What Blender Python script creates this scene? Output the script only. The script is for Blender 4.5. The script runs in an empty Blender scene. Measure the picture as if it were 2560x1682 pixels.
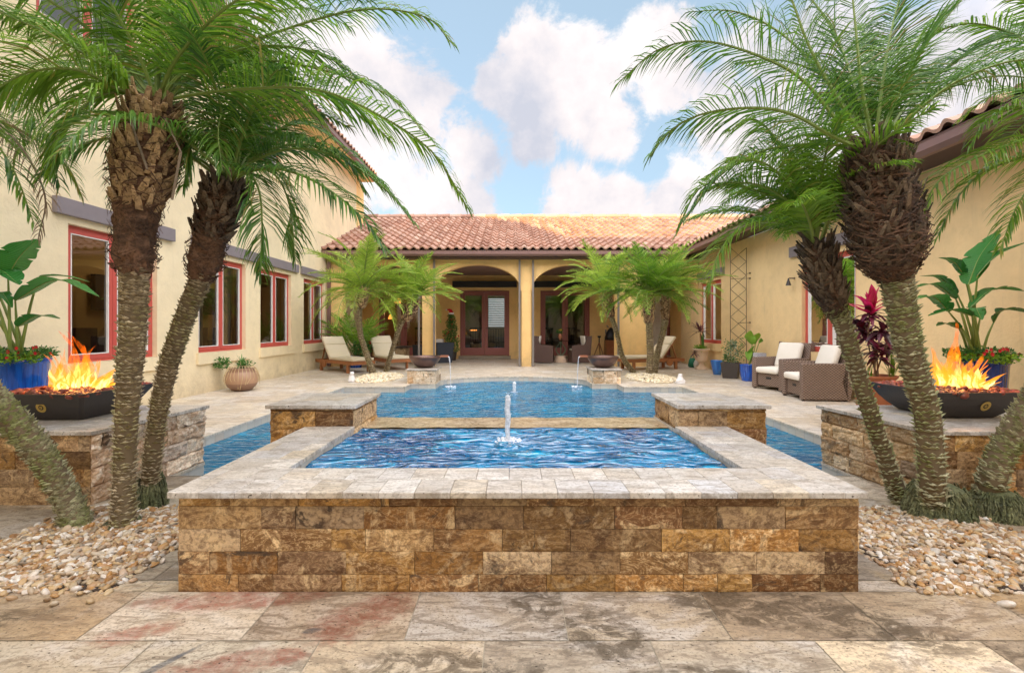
import bpy, math, random
import numpy as np
from mathutils import Vector, noise as mn
R = math.radians
S = bpy.context.scene
COL = S.collection
random.seed(7)

# ------------------------------------------------ camera, sky, sun, exposure
F, CX, HY, CH = 1137.8, 1282.0, 817.0, 1.18      # focal length and horizon of the 2560 px wide photograph
cam_d = bpy.data.cameras.new("camera"); cam = bpy.data.objects.new("camera", cam_d); COL.objects.link(cam)
cam.location = (0, 0, CH); cam.rotation_euler = (R(90), 0, 0)
cam_d.sensor_width = 36; cam_d.lens = 16.0; cam_d.shift_x = -0.0008; cam_d.shift_y = -0.0094
cam_d.clip_start = 0.02; cam_d.clip_end = 2000
S.camera = cam

SUN_EL, SUN_AZ = R(10), R(152)                    # azimuth measured clockwise from +Y; behind the camera, a little right
W = bpy.data.worlds.new("World"); S.world = W; W.use_nodes = True
def build_world():
    t = W.node_tree; t.nodes.clear(); L = t.links.new
    out = t.nodes.new('ShaderNodeOutputWorld')
    sky = t.nodes.new('ShaderNodeTexSky'); sky.sky_type = 'NISHITA'; sky.sun_disc = False
    sky.sun_elevation = SUN_EL; sky.sun_rotation = SUN_AZ; sky.air_density = 1.0; sky.dust_density = 0.6; sky.ozone_density = 2.0
    tc = t.nodes.new('ShaderNodeTexCoord')
    nrm = t.nodes.new('ShaderNodeVectorMath'); nrm.operation = 'NORMALIZE'; L(tc.outputs['Generated'], nrm.inputs[0])
    n1 = t.nodes.new('ShaderNodeTexNoise'); n1.inputs['Scale'].default_value = 4.6; n1.inputs['Detail'].default_value = 12; n1.inputs['Roughness'].default_value = .66; n1.inputs['Distortion'].default_value = .25
    L(nrm.outputs[0], n1.inputs['Vector'])
    # cumulus heads: centre direction and angular radius
    blobs = [(1340,130,.085),(1400,190,.105),(1470,230,.10),(1520,310,.075),(1290,230,.075),(1230,215,.05),(1080,230,.07),(1000,260,.11),(1060,330,.12),(930,350,.13),(1150,370,.085),(980,450,.13),(830,520,.15),
             (1120,470,.09),(1190,540,.06),(1340,350,.05),(1450,490,.07),(1540,500,.065),(1400,520,.05),(1640,120,.09),(1660,220,.075),(1750,520,.11),(1880,330,.15),(2050,180,.2),(2250,300,.2),(2450,200,.3),(1690,500,.05),
             (2000,470,.15),(700,150,.15),(880,170,.09),(500,50,.2),(1560,360,.045)]
    prev = None
    for px, py, r in blobs:
        d = Vector(((px-CX)/F, 1, (HY-py)/F)).normalized()
        ds = t.nodes.new('ShaderNodeVectorMath'); ds.operation = 'DISTANCE'; ds.inputs[1].default_value = d; L(nrm.outputs[0], ds.inputs[0])
        m = t.nodes.new('ShaderNodeMath'); m.operation = 'MULTIPLY_ADD'; m.inputs[1].default_value = -1/r; m.inputs[2].default_value = 1; L(ds.outputs['Value'], m.inputs[0])
        if prev is None: prev = m
        else:
            x = t.nodes.new('ShaderNodeMath'); x.operation = 'SMOOTH_MAX'; x.inputs[2].default_value = .3; L(prev.outputs[0], x.inputs[0]); L(m.outputs[0], x.inputs[1]); prev = x
    # open cloud cover over the rest of the sky
    n2 = t.nodes.new('ShaderNodeTexNoise'); n2.inputs['Scale'].default_value = 1.6; n2.inputs['Detail'].default_value = 5; L(nrm.outputs[0], n2.inputs['Vector'])
    sep = t.nodes.new('ShaderNodeSeparateXYZ'); L(nrm.outputs[0], sep.inputs[0])
    def math_(op, a, b=None, clamp=False):
        m = t.nodes.new('ShaderNodeMath'); m.operation = op; m.use_clamp = clamp
        for i, v in enumerate((a, b)):
            if v is None: continue
            if isinstance(v, (int, float)): m.inputs[i].default_value = v
            else: L(v, m.inputs[i])
        return m.outputs[0]
    cover = math_('MULTIPLY', math_('SUBTRACT', n2.outputs['Fac'], .42), 5)
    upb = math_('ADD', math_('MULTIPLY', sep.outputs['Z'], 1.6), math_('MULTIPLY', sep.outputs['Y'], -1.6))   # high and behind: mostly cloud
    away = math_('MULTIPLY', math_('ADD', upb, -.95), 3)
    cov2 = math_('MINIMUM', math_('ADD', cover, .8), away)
    allm = math_('MAXIMUM', prev.outputs[0], cov2)
    dens = math_('ADD', math_('MULTIPLY', allm, 1.0), math_('MULTIPLY', math_('SUBTRACT', n1.outputs['Fac'], .5), 3.6))
    mask = t.nodes.new('ShaderNodeMapRange'); mask.interpolation_type = 'SMOOTHSTEP'
    mask.inputs['From Min'].default_value = .0; mask.inputs['From Max'].default_value = .42; L(dens, mask.inputs['Value'])
    # cloud tone: bright tops, greyer thick undersides
    off = t.nodes.new('ShaderNodeVectorMath'); off.operation = 'ADD'; off.inputs[1].default_value = (0, 0, .05); L(nrm.outputs[0], off.inputs[0])
    n3 = t.nodes.new('ShaderNodeTexNoise'); n3.inputs['Scale'].default_value = 3.6; n3.inputs['Detail'].default_value = 9; n3.inputs['Roughness'].default_value = .6; L(off.outputs[0], n3.inputs['Vector'])
    cr = t.nodes.new('ShaderNodeValToRGB'); e = cr.color_ramp.elements
    e[0].position = .40; e[0].color = (1.0, .96, .95, 1); e[1].position = .66; e[1].color = (.60, .62, .71, 1)
    m_ = cr.color_ramp.elements.new(.50); m_.color = (.90, .84, .85, 1)
    L(n3.outputs['Fac'], cr.inputs['Fac'])
    # blue between the clouds: Nishita plus thin high haze
    bg1 = t.nodes.new('ShaderNodeBackground'); bg1.inputs['Strength'].default_value = SKY_S; L(sky.outputs[0], bg1.inputs['Color'])
    bgh = t.nodes.new('ShaderNodeBackground'); bgh.inputs['Color'].default_value = (.62, .80, .94, 1); bgh.inputs['Strength'].default_value = HAZE_S
    ad = t.nodes.new('ShaderNodeAddShader'); L(bg1.outputs[0], ad.inputs[0]); L(bgh.outputs[0], ad.inputs[1])
    bg2 = t.nodes.new('ShaderNodeBackground'); L(cr.outputs[0], bg2.inputs['Color'])
    # unseen clouds overhead and behind are brightened to light the court and spa
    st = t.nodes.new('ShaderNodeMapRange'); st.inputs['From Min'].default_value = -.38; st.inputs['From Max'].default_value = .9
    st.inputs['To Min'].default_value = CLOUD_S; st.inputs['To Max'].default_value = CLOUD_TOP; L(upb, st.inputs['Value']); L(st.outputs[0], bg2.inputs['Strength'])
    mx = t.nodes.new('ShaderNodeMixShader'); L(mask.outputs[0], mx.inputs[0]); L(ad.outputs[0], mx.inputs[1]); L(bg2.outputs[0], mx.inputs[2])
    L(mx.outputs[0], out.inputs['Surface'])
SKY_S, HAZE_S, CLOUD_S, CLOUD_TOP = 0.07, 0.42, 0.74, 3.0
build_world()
sun_d = bpy.data.lights.new("sun", 'SUN'); sun_d.energy = 5.0; sun_d.angle = R(.5); sun_d.color = (1.0, .80, .34)
sun = bpy.data.objects.new("sun", sun_d); COL.objects.link(sun)
_sd = Vector((math.sin(SUN_AZ)*math.cos(SUN_EL), math.cos(SUN_AZ)*math.cos(SUN_EL), math.sin(SUN_EL)))
sun.rotation_euler = _sd.to_track_quat('Z', 'Y').to_euler(); sun.location = (8, -14, 12)
S.view_settings.view_transform = 'Standard'; S.view_settings.look = 'None'; S.view_settings.gamma = 1
S.view_settings.use_curve_mapping = False; S.view_settings.exposure = 0.6
S.cycles.max_bounces = 6; S.cycles.transparent_max_bounces = 12; S.cycles.diffuse_bounces = 4
S.cycles.sample_clamp_indirect = 6

# ------------------------------------------------ helpers
def at(px, py, Y):                 # the point at depth Y seen at a pixel of the photograph
    return Vector(((px-CX)/F*Y, Y, CH+(HY-py)/F*Y))
def gz(px, py, z=0.0):             # the point at height z seen at a pixel
    Y = F*(CH-z)/(py-HY); return Vector(((px-CX)/F*Y, Y, z))
def wl(o):
    v = Vector((0, 0, 0))
    while o: v += o.location; o = o.parent
    return v
def tag(o, label=None, cat=None, group=None, kind=None):
    if label: o['label'] = label
    if cat: o['category'] = cat
    if group: o['group'] = group
    if kind: o['kind'] = kind
    return o
def thing(name, loc, label, cat, group=None):
    o = bpy.data.objects.new(name, None); COL.objects.link(o); o.location = loc; o.empty_display_size = .2
    return tag(o, label, cat, group)
class MB:
    def __init__(s): s.v = []; s.f = []
    def face(s, pts):
        i = len(s.v); s.v += [tuple(p) for p in pts]; s.f.append(tuple(range(i, i+len(pts))))
    def box(s, x0, x1, y0, y1, z0, z1):
        i = len(s.v)
        s.v += [(x0,y0,z0),(x1,y0,z0),(x1,y1,z0),(x0,y1,z0),(x0,y0,z1),(x1,y0,z1),(x1,y1,z1),(x0,y1,z1)]
        s.f += [tuple(i+k for k in q) for q in ((0,3,2,1),(4,5,6,7),(0,1,5,4),(1,2,6,5),(2,3,7,6),(3,0,4,7))]
    def obox(s, c, ax, ay, az):    # box from centre and three half-axis vectors
        c = Vector(c); i = len(s.v)
        for dz in (-1, 1):
            for dx, dy in ((-1,-1),(1,-1),(1,1),(-1,1)): s.v.append(tuple(c+Vector(ax)*dx+Vector(ay)*dy+Vector(az)*dz))
        s.f += [tuple(i+k for k in q) for q in ((0,3,2,1),(4,5,6,7),(0,1,5,4),(1,2,6,5),(2,3,7,6),(3,0,4,7))]
    def bar(s, a, b, w, h=None):
        a = Vector(a); b = Vector(b); h = h or w; d = (b-a)
        if d.length < 1e-6: return
        t = d.normalized(); u = t.cross(Vector((0,0,1)))
        if u.length < 1e-3: u = Vector((1,0,0))
        u.normalize(); v = u.cross(t)
        s.obox((a+b)/2, d/2, u*w/2, v*h/2)
    def prism(s, poly, z0, z1):
        n = len(poly); i = len(s.v)
        s.v += [(p[0], p[1], z0) for p in poly]+[(p[0], p[1], z1) for p in poly]
        s.f.append(tuple(range(i+n-1, i-1, -1))); s.f.append(tuple(range(i+n, i+2*n)))
        for k in range(n): s.f.append((i+k, i+(k+1)%n, i+n+(k+1)%n, i+n+k))
    def tube(s, pts, rad, n=8, cap=True):
        pts = [Vector(p) for p in pts]
        if isinstance(rad, (int, float)): rad = [rad]*len(pts)
        i0 = len(s.v); u = None
        for k, p in enumerate(pts):
            t = (pts[min(k+1, len(pts)-1)]-pts[max(k-1, 0)]).normalized()
            if u is None:
                u = t.cross(Vector((0,0,1)))
                if u.length < .05: u = t.cross(Vector((0,1,0)))
            u = (u-t*u.dot(t)).normalized(); w = t.cross(u)
            for j in range(n):
                a = 2*math.pi*j/n; s.v.append(tuple(p+(u*math.cos(a)+w*math.sin(a))*rad[k]))
        for k in range(len(pts)-1):
            for j in range(n):
                a = i0+k*n+j; b = i0+k*n+(j+1)%n; s.f.append((a, b, b+n, a+n))
        if cap:
            s.f.append(tuple(i0+n-1-j for j in range(n))); e = i0+(len(pts)-1)*n; s.f.append(tuple(e+j for j in range(n)))
    def lathe(s, c, prof, n=24, cap=True, fn=None):
        i0 = len(s.v); c = Vector(c)
        for r, z in prof:
            for j in range(n):
                a = 2*math.pi*j/n; rr = r*(fn(a, z) if fn else 1); s.v.append((c.x+rr*math.cos(a), c.y+rr*math.sin(a), c.z+z))
        for k in range(len(prof)-1):
            for j in range(n):
                a = i0+k*n+j; b = i0+k*n+(j+1)%n; s.f.append((a, b, b+n, a+n))
        if cap:
            s.f.append(tuple(i0+n-1-j for j in range(n))); e = i0+(len(prof)-1)*n; s.f.append(tuple(e+j for j in range(n)))
    def build(s, name, mat, parent=None, smooth=False, bevel=0, sub=0, tagv=None):
        me = bpy.data.meshes.new(name)
        o0 = wl(parent) if parent else Vector((0,0,0))
        me.from_pydata([(x-o0.x, y-o0.y, z-o0.z) for x, y, z in s.v], [], s.f)
        me.materials.append(mat)
        if smooth: me.polygons.foreach_set('use_smooth', [True]*len(me.polygons))
        me.update()
        o = bpy.data.objects.new(name, me); COL.objects.link(o); o.parent = parent
        if bevel:
            m = o.modifiers.new('bevel', 'BEVEL'); m.width = bevel; m.segments = 2; m.limit_method = 'ANGLE'; m.angle_limit = R(40)
        if sub:
            m = o.modifiers.new('sub', 'SUBSURF'); m.levels = sub; m.render_levels = sub
        return o
def build_np(name, V, Fc, mat, parent=None, smooth=True):     # V (n,3), Fc (m,k) arrays
    me = bpy.data.meshes.new(name); o0 = wl(parent) if parent else Vector((0,0,0))
    V = np.asarray(V, dtype=np.float32)-np.array(o0, dtype=np.float32); Fc = np.asarray(Fc, dtype=np.int32); m, k = Fc.shape
    me.vertices.add(len(V)); me.vertices.foreach_set('co', V.ravel())
    me.loops.add(m*k); me.loops.foreach_set('vertex_index', Fc.ravel())
    me.polygons.add(m); me.polygons.foreach_set('loop_start', np.arange(m, dtype=np.int32)*k)
    me.polygons.foreach_set('use_smooth', [smooth]*m)
    me.materials.append(mat); me.update(calc_edges=True); me.validate()
    o = bpy.data.objects.new(name, me); COL.objects.link(o); o.parent = parent
    return o
def cr_pts(P, n):                  # Catmull-Rom through points
    P = [Vector(p) for p in P]; P = [P[0]*2-P[1]]+P+[P[-1]*2-P[-2]]; out = []
    m = len(P)-3
    for k in range(n+1):
        u = k/n*m; i = min(int(u), m-1); t = u-i; a, b, c, d = P[i:i+4]
        out.append(.5*((2*b)+(c-a)*t+(2*a-5*b+4*c-d)*t*t+(3*b-a-3*c+d)*t*t*t))
    return out
def copy_tree(o, parent=None):
    c = o.copy(); COL.objects.link(c); c.parent = parent
    for ch in [x for x in bpy.data.objects if x.parent == o]: copy_tree(ch, c)
    return c

# ------------------------------------------------ materials
class G:
    def __init__(s, name):
        s.m = bpy.data.materials.new(name); s.m.use_nodes = True; s.t = s.m.node_tree; s.b = s.t.nodes['Principled BSDF']; s.out = s.t.nodes['Material Output']
    def n(s, ty, props=None, **inp):
        nd = s.t.nodes.new('ShaderNode'+ty)
        for k, v in (props or {}).items(): setattr(nd, k, v)
        for k, v in inp.items():
            key = k.replace('_', ' ')
            s.set(nd.inputs[key if key in nd.inputs else int(k[1:])], v)
        return nd
    def set(s, sock, v):
        if isinstance(v, bpy.types.NodeSocket): s.t.links.new(v, sock)
        elif isinstance(v, bpy.types.Node): s.t.links.new(v.outputs[0], sock)
        else: sock.default_value = v
    def co(s): return s.n('TexCoord').outputs['Object']
    def isl(s): return s.n('NewGeometry').outputs['Random Per Island']
    def mapping(s, v, scale=(1,1,1), rot=(0,0,0)): return s.n('Mapping', Vector=v, Scale=scale, Rotation=rot).outputs[0]
    def islco(s, k=37.0, scale=(1,1,1)):       # object coordinates shifted by a random amount per loose piece
        c = s.n('CombineXYZ', X=s.mul(s.isl(), k), Y=s.mul(s.isl(), k*.7), Z=s.mul(s.isl(), k*1.3))
        a = s.n('VectorMath', {'operation': 'ADD'}, i0=s.mapping(s.co(), scale), i1=c.outputs[0]); return a.outputs[0]
    def mul(s, a, b): return s.n('Math', {'operation': 'MULTIPLY'}, i0=a, i1=b).outputs[0]
    def math(s, op, a, b=0.0): return s.n('Math', {'operation': op}, i0=a, i1=b).outputs[0]
    def noise(s, v, scale, detail=4, rough=.55, dist=0.0): return s.n('TexNoise', Vector=v, Scale=scale, Detail=detail, Roughness=rough, Distortion=dist).outputs['Fac']
    def ramp(s, fac, stops, const=False):
        r = s.n('ValToRGB'); s.set(r.inputs[0], fac); cr = r.color_ramp
        if const: cr.interpolation = 'CONSTANT'
        while len(cr.elements) < len(stops): cr.elements.new(.5)
        for e, (p, c) in zip(cr.elements, stops):
            e.position = p; e.color = (c, c, c, 1) if isinstance(c, (int, float)) else (*c, 1)
        return r.outputs[0]
    def mix(s, fac, a, b, bt='MIX'):
        m = s.t.nodes.new('ShaderNodeMix'); m.data_type = 'RGBA'; m.blend_type = bt
        s.set(m.inputs[0], fac)
        for i, v in ((6, a), (7, b)): s.set(m.inputs[i], (*v, 1) if isinstance(v, tuple) and len(v) == 3 else v)
        return m.outputs[2]
    def bump(s, h, strength=.5, dist=.01, normal=None):
        b = s.n('Bump', Height=h, Strength=strength, Distance=dist)
        if normal: s.set(b.inputs['Normal'], normal)
        return b.outputs[0]
    def fin(s, col=None, rough=.6, normal=None, **kw):
        if col is not None: s.set(s.b.inputs['Base Color'], (*col, 1) if isinstance(col, tuple) and len(col) == 3 else col)
        s.set(s.b.inputs['Roughness'], rough)
        if normal is not None: s.set(s.b.inputs['Normal'], normal)
        for k, v in kw.items(): s.set(s.b.inputs[k.replace('_', ' ')], v)
        return s.m
def simple(name, col, rough=.6, var=.15, scale=8, bump=.0, **kw):
    g = G(name); f = g.noise(g.co(), scale, 5)
    c = g.mix(f, tuple(x*(1-var) for x in col), tuple(min(1, x*(1+var)) for x in col))
    return g.fin(c, rough, g.bump(g.noise(g.co(), scale*12, 3), bump, .004) if bump else None, **kw)

def m_travertine(name, stops, front=False, bstr=.35, rough=.42, str_=1.0):
    g = G(name); v = g.islco(scale=(1, 1.7, 1))
    base = g.ramp(g.isl(), stops)
    big = g.noise(v, 2.2, 6, .62, .8)
    c = g.mix(g.ramp(big, [(.36, 0.0), (.62, .7*str_)]), base, (.46, .36, .24))
    c = g.mix(g.ramp(g.noise(v, 1.5, 6, .7, 1.5), [(.50, 0.0), (.62, .6)]), c, (.64, .61, .57))
    v2 = g.islco(91.0, (1, 3.2, 1)); vein = g.noise(v2, 4.2, 9, .74, 1.4)
    c = g.mix(g.ramp(vein, [(.50, 0.0), (.60, .8*str_), (.68, .2)]), c, (.20, .155, .11))
    c = g.mix(g.ramp(g.noise(v2, 12.0, 8, .72, .5), [(.50, 0.0), (.62, .6*str_)]), c, (.27, .22, .165))
    if front:          # iron and soot stains that lie at fixed places on the front slabs
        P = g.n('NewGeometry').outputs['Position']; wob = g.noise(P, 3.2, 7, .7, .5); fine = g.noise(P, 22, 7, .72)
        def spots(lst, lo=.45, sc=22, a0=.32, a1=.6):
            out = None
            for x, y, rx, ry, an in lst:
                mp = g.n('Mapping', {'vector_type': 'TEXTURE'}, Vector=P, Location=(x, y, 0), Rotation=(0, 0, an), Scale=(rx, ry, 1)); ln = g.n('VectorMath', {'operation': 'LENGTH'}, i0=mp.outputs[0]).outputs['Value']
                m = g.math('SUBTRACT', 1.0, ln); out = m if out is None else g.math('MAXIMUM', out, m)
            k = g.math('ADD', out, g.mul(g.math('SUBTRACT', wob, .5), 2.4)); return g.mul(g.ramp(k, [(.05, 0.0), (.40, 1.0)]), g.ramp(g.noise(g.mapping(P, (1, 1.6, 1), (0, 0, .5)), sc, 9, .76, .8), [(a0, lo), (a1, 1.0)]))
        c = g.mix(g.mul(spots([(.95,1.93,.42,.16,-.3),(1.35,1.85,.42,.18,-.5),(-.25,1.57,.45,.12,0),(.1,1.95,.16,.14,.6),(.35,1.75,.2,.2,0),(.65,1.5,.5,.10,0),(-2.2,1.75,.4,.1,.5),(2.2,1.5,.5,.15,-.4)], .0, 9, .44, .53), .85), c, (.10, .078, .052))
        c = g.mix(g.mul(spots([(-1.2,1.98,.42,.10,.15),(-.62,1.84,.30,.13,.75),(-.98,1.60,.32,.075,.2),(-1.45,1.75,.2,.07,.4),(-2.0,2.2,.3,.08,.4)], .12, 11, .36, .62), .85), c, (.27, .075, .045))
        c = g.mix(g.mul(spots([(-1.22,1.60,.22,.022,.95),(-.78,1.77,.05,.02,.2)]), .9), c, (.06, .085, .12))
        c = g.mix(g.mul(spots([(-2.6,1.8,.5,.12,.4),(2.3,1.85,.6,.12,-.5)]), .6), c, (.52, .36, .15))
    c = g.mix(g.ramp(g.noise(g.co(), 75, 3, .6), [(.36, .6*str_), (.5, 0.0)]), c, (.24, .2, .15))
    pit = g.ramp(g.noise(g.mapping(g.co(), (1, 2.2, 1)), 55, 2, .5), [(.28, 0.0), (.34, 1.0)])
    c = g.mix(pit, (.06, .045, .03), c)
    if front: c = g.mix(1.0, c, g.ramp(g.math('FRACT', g.mul(g.isl(), 9.7)), [(0, (.46,.41,.37)), (.3, (1.05,1.04,1.0)), (.5, (.64,.64,.65)), (.7, (1.25,1.23,1.18)), (.85, (.66,.57,.47)), (1, (1.0,1.0,1.0))]), 'MULTIPLY')
    h = g.math('ADD', g.mul(vein, .5), g.mul(pit, .6))
    return g.fin(c, g.ramp(big, [(.3, rough-.12), (.7, rough+.2)]), g.bump(h, bstr, .006))
DECK = m_travertine('travertine_slab', [(0, (.66,.61,.50)), (.2, (.50,.44,.34)), (.38, (.72,.68,.60)), (.5, (.42,.35,.25)), (.65, (.60,.56,.50)), (.8, (.68,.58,.42)), (1, (.54,.46,.34))], front=True, bstr=.9)
DECKB = m_travertine('travertine_deck', [(0, (.84,.77,.64)), (.3, (.74,.64,.50)), (.5, (.88,.84,.76)), (.7, (.66,.56,.42)), (1, (.86,.77,.60))], bstr=.3, str_=.6)
COPE = m_travertine('travertine_coping', [(0, (.80,.77,.71)), (.2, (.60,.58,.55)), (.4, (.84,.80,.74)), (.6, (.74,.65,.51)), (.75, (.62,.64,.68)), (.9, (.86,.84,.80)), (1, (.66,.62,.56))], bstr=.3, rough=.36, str_=.75)
def m_stone(name, stops, dark, light, veins=.8, bstr=.8):
    g = G(name); v = g.islco(61.0)
    base = g.ramp(g.isl(), stops)
    a = g.noise(v, 3.4, 7, .62, 2.4)
    c = g.mix(g.ramp(a, [(.38, .75), (.50, 0.0)]), base, dark)
    c = g.mix(g.ramp(g.noise(g.islco(83.0), 2.6, 7, .65, 3.2), [(.55, 0.0), (.61, veins)]), c, light)
    b = g.noise(g.islco(17.0, (1, 1, 2.0)), 5.5, 8, .70, 4.0)
    c = g.mix(g.ramp(b, [(.50, 0.0), (.535, .55), (.57, 0.0)]), c, light)
    c = g.mix(g.ramp(b, [(.40, 0.0), (.43, .6), (.46, 0.0)]), c, tuple(x*.5 for x in dark))
    c = g.mix(g.ramp(g.noise(g.islco(29.0), 3.4, 7, .7, 2.2), [(.59, 0.0), (.64, .9)]), c, (.07, .05, .035))
    c = g.mix(g.ramp(g.noise(v, 55, 4, .6), [(.38, .55), (.52, 0.0)]), c, dark)
    c = g.mix(1.0, c, g.ramp(g.math('FRACT', g.mul(g.isl(), 11.3)), [(0, (.42,.37,.33)), (.22, (1.3,1.25,1.15)), (.45, (.60,.54,.46)), (.62, (1.0,.95,.85)), (.78, (1.45,1.4,1.28)), (1, (.5,.44,.40))]), 'MULTIPLY')
    h = g.math('ADD', a, g.mul(g.noise(v, 38, 6, .65), .5))
    return g.fin(c, .62, g.bump(h, bstr, .012))
OCH = m_stone('ochre_split_stone', [(0, (.20,.09,.025)), (.12, (.66,.46,.23)), (.22, (.26,.125,.04)), (.36, (.74,.58,.38)), (.46, (.22,.10,.035)), (.56, (.54,.28,.065)), (.66, (.64,.50,.34)), (.76, (.13,.07,.035)), (.86, (.62,.36,.10)), (1, (.36,.19,.07))], (.13,.06,.022), (.78,.60,.36), veins=.75)
PALE = m_stone('pale_split_stone', [(0, (.72,.58,.45)), (.3, (.80,.72,.62)), (.55, (.66,.44,.27)), (.8, (.84,.78,.70)), (1, (.55,.36,.20))], (.50,.32,.20), (.88,.83,.76), bstr=1.0)
MORTAR = simple('dark_mortar', (.16,.12,.08), .9)
GROUT = simple('sand_grout', (.42,.37,.28), .9, bump=.3)
def m_tile():
    g = G('waterline_tile'); c = g.ramp(g.isl(), [(0, (.66,.62,.52)), (.4, (.56,.54,.50)), (.7, (.72,.66,.54)), (1, (.62,.52,.42))])
    c = g.mix(g.mul(g.noise(g.co(), 14, 5), .5), c, (.45,.40,.33)); return g.fin(c, .35)
TILE = m_tile()
def m_stucco(name, col):
    g = G(name); c = g.co(); n = g.noise(c, .8, 6, .65, .4)
    k = g.mix(g.ramp(n, [(.35, 0.0), (.65, 1.0)]), tuple(x*.90 for x in col), tuple(min(1, x*1.08) for x in col))
    k = g.mix(g.ramp(g.noise(c, 5, 6, .7), [(.50, 0.0), (.72, .32)]), k, tuple(x*.72 for x in col))
    k = g.mix(g.ramp(g.noise(g.mapping(c, (5, 5, .5)), 1.6, 6, .65), [(.58, 0.0), (.72, .18)]), k, (.42,.34,.22))
    # rain and soil marks on the lowest course of the wall
    z = g.n('SeparateXYZ', Vector=g.n('NewGeometry').outputs['Position']).outputs['Z']
    low = g.n('MapRange', Value=z, From_Min=.05, From_Max=.5, To_Min=.5, To_Max=0.0).outputs[0]
    k = g.mix(g.mul(low, g.ramp(g.noise(c, 2.5, 6, .7), [(.35, 0.0), (.65, 1.0)])), k, (.33,.25,.15))
    h = g.math('ADD', g.mul(g.noise(c, 3, 4), 1.5), g.mul(g.noise(c, 32, 5, .65), .4))
    return g.fin(k, .85, g.bump(h, .6, .02))
STUC = m_stucco('cream_stucco', (.85,.72,.47)); STUCR = m_stucco('honey_stucco', (.86,.63,.33)); GOLD = m_stucco('golden_stucco', (.92,.62,.26))  # one stucco in three tones: each wing's light is put into its colour
RED = simple('coral_red_paint', (.56,.095,.075), .4, .12, 3, bump=.05); MAROON = simple('maroon_door_paint', (.30,.10,.085), .4, .1, 3)
LINT = simple('grey_brown_lintel', (.23,.20,.21), .6, .15, 5, bump=.2); GUT = simple('brown_gutter', (.21,.12,.105), .4, .1, 4)
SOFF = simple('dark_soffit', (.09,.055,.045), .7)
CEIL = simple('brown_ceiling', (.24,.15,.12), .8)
def m_roof():
    g = G('terracotta_tile'); i = g.isl()
    c = g.ramp(i, [(0, (.40,.21,.14)), (.3, (.48,.29,.21)), (.6, (.30,.15,.10)), (.8, (.54,.36,.27)), (1, (.38,.22,.16))])
    c = g.mix(g.ramp(g.noise(g.islco(), 4, 6, .7), [(.5, 0.0), (.7, .4)]), c, (.30,.17,.12)); return g.fin(c, .7, g.bump(g.noise(g.co(), 30, 4), .2, .01))
ROOF = m_roof()
def m_glass():
    g = G('window_glass'); g.fin((.02,.022,.022), .03, Alpha=1.0)
    tr = g.n('BsdfTransparent', Color=(.62,.66,.64,1)); gl = g.n('BsdfGlossy', Color=(1,1,1,1), Roughness=.015)
    gl2 = g.n('Bump', Height=g.noise(g.co(), 1.5, 2), Strength=.05, Distance=.02); g.set(gl.inputs['Normal'], gl2)
    fr = g.n('Fresnel', IOR=2.0); mx = g.n('MixShader', Fac=fr, i1=tr.outputs[0], i2=gl.outputs[0])
    g.t.links.new(mx.outputs[0], g.out.inputs['Surface']); return g.m
GLASS = m_glass()
def m_water(name, deep, light, scale, strength, dist, ior, sy=2.1):
    g = G(name); v = g.n('NewGeometry').outputs['Position']
    w = g.noise(g.mapping(v, (1, sy, 1)), scale, 1 if 'spa' in name else 2, .4, 1.6); w2 = g.noise(g.mapping(v, (1, 1.9, 1)), scale*3.1, 1, .5, 1.0)
    h = g.math('ADD', w, g.mul(w2, .13)); nb = g.bump(h, strength, dist)
    c = g.mix(g.ramp(g.noise(v, 1.6, 4, .6, .8), [(.35, 0.0), (.65, 1.0)]), deep, light)
    c = g.mix(g.ramp(w, [(.56, 0.0), (.7, .6)]), c, tuple(min(1, x*2.2) for x in light))
    g.fin(c, .5, nb, Specular_IOR_Level=0.0)
    gl = g.n('BsdfGlossy', Color=(1,1,1,1), Roughness=.015, Normal=nb); fr = g.n('Fresnel', IOR=ior, Normal=nb)
    tr = g.n('BsdfRefraction', Color=(.40,.85,.95,1), Roughness=0.0, IOR=1.2, Normal=nb)
    m0 = g.n('MixShader', Fac=.12 if 'spa' in name else .38, i1=g.b.outputs[0], i2=tr.outputs[0])
    mx = g.n('MixShader', Fac=fr.outputs[0], i1=m0.outputs[0], i2=gl.outputs[0]); g.t.links.new(mx.outputs[0], g.out.inputs['Surface']); return g.m
WATER = m_water('pool_water', (.0003,.12,.28), (.002,.27,.46), 3.0, 1.0, .05, 1.16)
SPAW = m_water('spa_water', (.0005,.07,.25), (.006,.28,.58), 3.6, 1.0, .15, 2.4, 2.6)
BASIN = simple('blue_pool_plaster', (.015,.22,.36), .6, .2, 6)
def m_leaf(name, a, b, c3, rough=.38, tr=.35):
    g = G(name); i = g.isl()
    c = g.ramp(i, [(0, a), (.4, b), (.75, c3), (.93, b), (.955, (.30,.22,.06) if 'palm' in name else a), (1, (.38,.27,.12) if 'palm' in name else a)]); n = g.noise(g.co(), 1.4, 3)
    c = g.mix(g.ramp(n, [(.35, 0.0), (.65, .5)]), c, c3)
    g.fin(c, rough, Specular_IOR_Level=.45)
    if 'broad' in name or 'lime' in name:
        s_ = g.n('SeparateXYZ', Vector=g.co()); wv = g.math('SINE', g.math('ADD', g.mul(s_.outputs['X'], 330), g.mul(s_.outputs['Z'], 170))); g.set(g.b.inputs['Normal'], g.bump(wv, .5, .004))
        g.set(g.b.inputs['Base Color'], g.mix(g.ramp(wv, [(.2, 0.0), (1, .3)]), c, c3))
    t = g.n('BsdfTranslucent', Color=g.mix(.0, c, c)); mx = g.n('MixShader', Fac=tr, i1=g.b.outputs[0], i2=t.outputs[0])
    g.t.links.new(mx.outputs[0], g.out.inputs['Surface']); return g.m
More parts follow.
